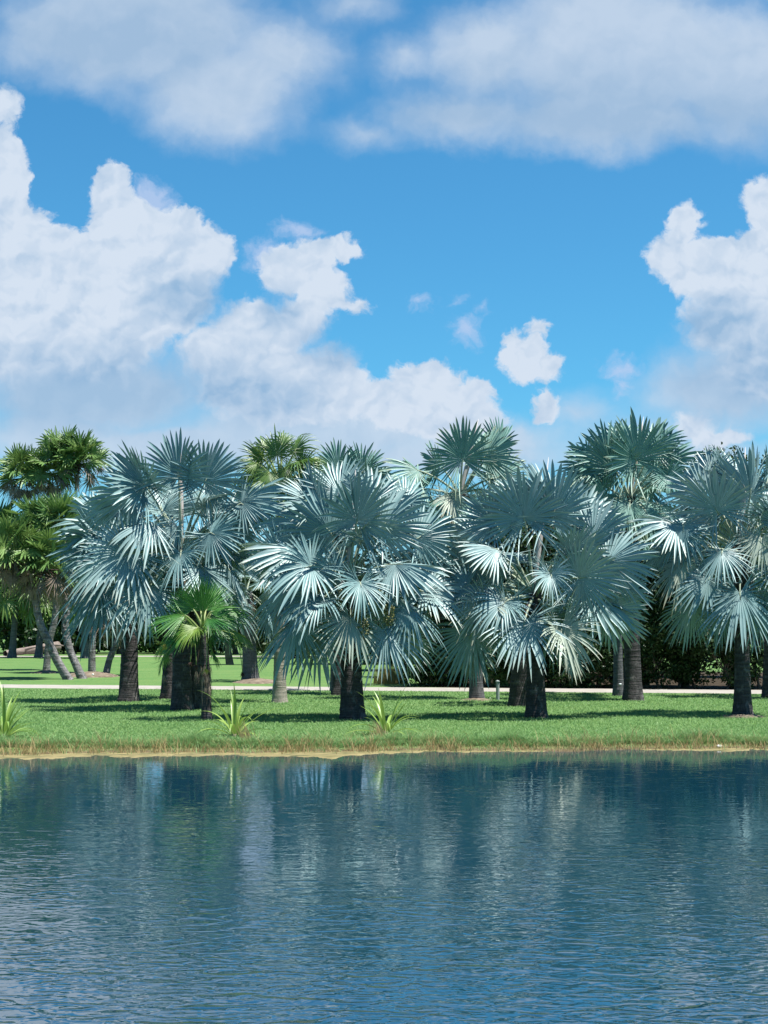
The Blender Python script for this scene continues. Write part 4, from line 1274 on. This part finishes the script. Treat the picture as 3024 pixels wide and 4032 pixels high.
def mound(label, base, rx, ry, h, seed):
    r = np.random.default_rng(seed)
    b = G(*base)
    nr, ns = 9, 40
    a = np.linspace(0, 2 * math.pi, ns, endpoint=False)
    edge = 1 + 0.08 * np.sin(3 * a + r.uniform(0, 6)) + 0.05 * np.sin(7 * a + r.uniform(0, 6))
    V = []
    for i in range(nr):
        t = 1 - i / nr
        z = h * (1 - t * t) + r.normal(0, 0.012, ns) - (0.02 if i == 0 else 0)
        V.append(np.stack([np.cos(a) * rx * t * edge, np.sin(a) * ry * t * edge, z], -1))
    V = np.concatenate(V + [np.array([[0, 0, h]])])
    idx = np.arange(nr * ns).reshape(nr, ns)
    nx = np.roll(idx, -1, 1)
    Q = np.stack([idx[:-1], nx[:-1], nx[1:], idx[1:]], -1).reshape(-1, 4)
    T = np.stack([idx[-1], nx[-1], np.full(ns, nr * ns)], -1)
    o = link('mulch_mound', raw_mesh('mulch_mound', V, Q, T), M['mulch'], smooth=True)
    o.location = b
    tag(o, label, 'mulch mound', 'mulch mounds under palms')


mound('long mulch mound under the leaning doum trunks', (360, 2664), 1.7, 1.6, 0.28, 80)
mound('small mulch mound around the foot of the tallest doum palm', (185, 2650), 1.0, 1.1, 0.16, 81)
mound('mulch mound at the stout far trunk beyond the path', (1015, 2688), 1.3, 1.5, 0.2, 82)
mound('pale mulch ring round the far right palm trunk', (2924, 2822), 0.78, 0.9, 0.07, 83)
mound('dark soil ring round the tall grey trunk beside the post', (1878, 2756), 0.65, 0.9, 0.06, 84)


def post():
    b = G(1960, 2757)
    root = thing('wooden_post', 'short grey square post standing on the lawn beside the path', 'post', b)
    H, w = 0.78, 0.066
    V = [(sx * w, sy * w, z) for z in (-0.1, H * 0.94) for sx, sy in ((-1, -1), (1, -1), (1, 1), (-1, 1))]
    link('post_shaft', raw_mesh('post_shaft', V, [(0, 1, 5, 4), (1, 2, 6, 5), (2, 3, 7, 6), (3, 0, 4, 7)]), M['post'], root)
    w2, z0, z1 = 0.078, H * 0.94, H
    V = [(sx * w2, sy * w2, z0) for sx, sy in ((-1, -1), (1, -1), (1, 1), (-1, 1))] + [(sx * w2, sy * w2, z1 - .02) for sx, sy in ((-1, -1), (1, -1), (1, 1), (-1, 1))] + [(0, 0, z1 + 0.02)]
    link('post_cap', raw_mesh('post_cap', V, [(0, 1, 5, 4), (1, 2, 6, 5), (2, 3, 7, 6), (3, 0, 4, 7), (3, 2, 1, 0)], [(4, 5, 8), (5, 6, 8), (6, 7, 8), (7, 4, 8)]), M['post'], root)


post()


def plate():
    p = P(2442, 2694, G(2436, 2740)[1] - 0.27)
    w, h, d = 0.055, 0.035, 0.006
    V = [(sx * w, sy * d, sz * h) for sz in (-1, 1) for sx, sy in ((-1, -1), (1, -1), (1, 1), (-1, 1))]
    o = link('tree_tag', raw_mesh('tree_tag', V, [(0, 1, 5, 4), (1, 2, 6, 5), (2, 3, 7, 6), (3, 0, 4, 7), (4, 5, 6, 7), (3, 2, 1, 0)]), M['tagm'])
    o.location = p
    tag(o, 'small pale plate fixed low on the slim grey trunk of the twin palms', 'tag')


plate()


def stone(label, base, s, seed, z=0.0, cat='stone'):
    r = np.random.default_rng(seed)
    v, f = ICO
    mid, V, T = {}, [list(x) for x in v], []

    def m(a, b):
        k = (min(a, b), max(a, b))
        if k not in mid:
            q = nrm((np.array(V[a]) + np.array(V[b])) / 2)
            V.append(list(q))
            mid[k] = len(V) - 1
        return mid[k]
    for a, b, c in f:
        x, y, q = m(a, b), m(b, c), m(c, a)
        T += [(a, x, q), (b, y, x), (c, q, y), (x, y, q)]
    V = np.array(V) * (1 + r.normal(0, 0.08, (len(V), 1))) * np.array(s)
    o = link('stone', raw_mesh('stone', V, None, T), M['stone'], smooth=True)
    p = G(base[0], base[1], z)
    p[2] += s[2] * 0.6
    o.location = p
    tag(o, label, cat)


stone('pale stone at the water edge near the far right', (2832, 2944), (0.09, 0.09, 0.05), 90, WATER_Z + 0.02)
stone('small white stone on the mulch mound of the doum palms', (366, 2658), (0.06, 0.06, 0.05), 91, 0.24)
stone('tiny white stone on the lawn left of the grey post', (1930, 2752), (0.035, 0.035, 0.035), 92)


def log():
    a, e = G(20, 2586), G(225, 2580)
    root = thing('fallen_log', 'fallen grey log lying before the far bushes on the left', 'log', (a + e) / 2)
    org = np.array(root.location)
    pts = smooth_path([a + (0, 0, .3), a * .6 + e * .4 + (0, 0, .5), a * .2 + e * .8 + (0, 0, .75), e + (0, 0, .8)], 30)
    V, Q, T = trunk_mesh(pts, 0.5, 0.28, flare=0, sides=14, rows=40, seed=95)
    link('log_trunk', raw_mesh('log_trunk', V - org, Q, T), M['log'], root, smooth=True)
    for k in (8, 15, 21):
        p = pts[k] - org
        V, Q, T = tube(bez(p, p + np.array([.6, -.2, .3]), p + np.array([1.4, -.4, rng.uniform(-.3, .4)]), 6), np.linspace(.16, .05, 6), 7)
        link('log_branch', raw_mesh('log_branch', V, Q, T), M['log'], root, smooth=True)


log()


def seedling(label, base, heart, n, R, seed):
    b = G(*base)
    h = P(heart[0], heart[1], b[1])
    root = thing('small_fan_palm', label, 'palm', b, 'small fan palms before the wood')
    add_trunk(root, [b - np.array([0, 0, .05]), (b + h) / 2, h], 0.09, 0.12, M['dead'], sides=10, seed=seed)
    random_fronds(root, h, n, R * 0.8, R, M['green'], M['green_pet'], el=(65, -35), arc=(0, 360), nseg=22, join=0.4, tipdroop=0.15)


seedling('small fan palm before the wood, directly behind the grey post', (1978, 2702), (1978, 2655), 12, 0.5, 97)
seedling('small yellowish fan palm before the wood, touching the tall grey trunk', (1925, 2702), (1918, 2650), 9, 0.45, 98)
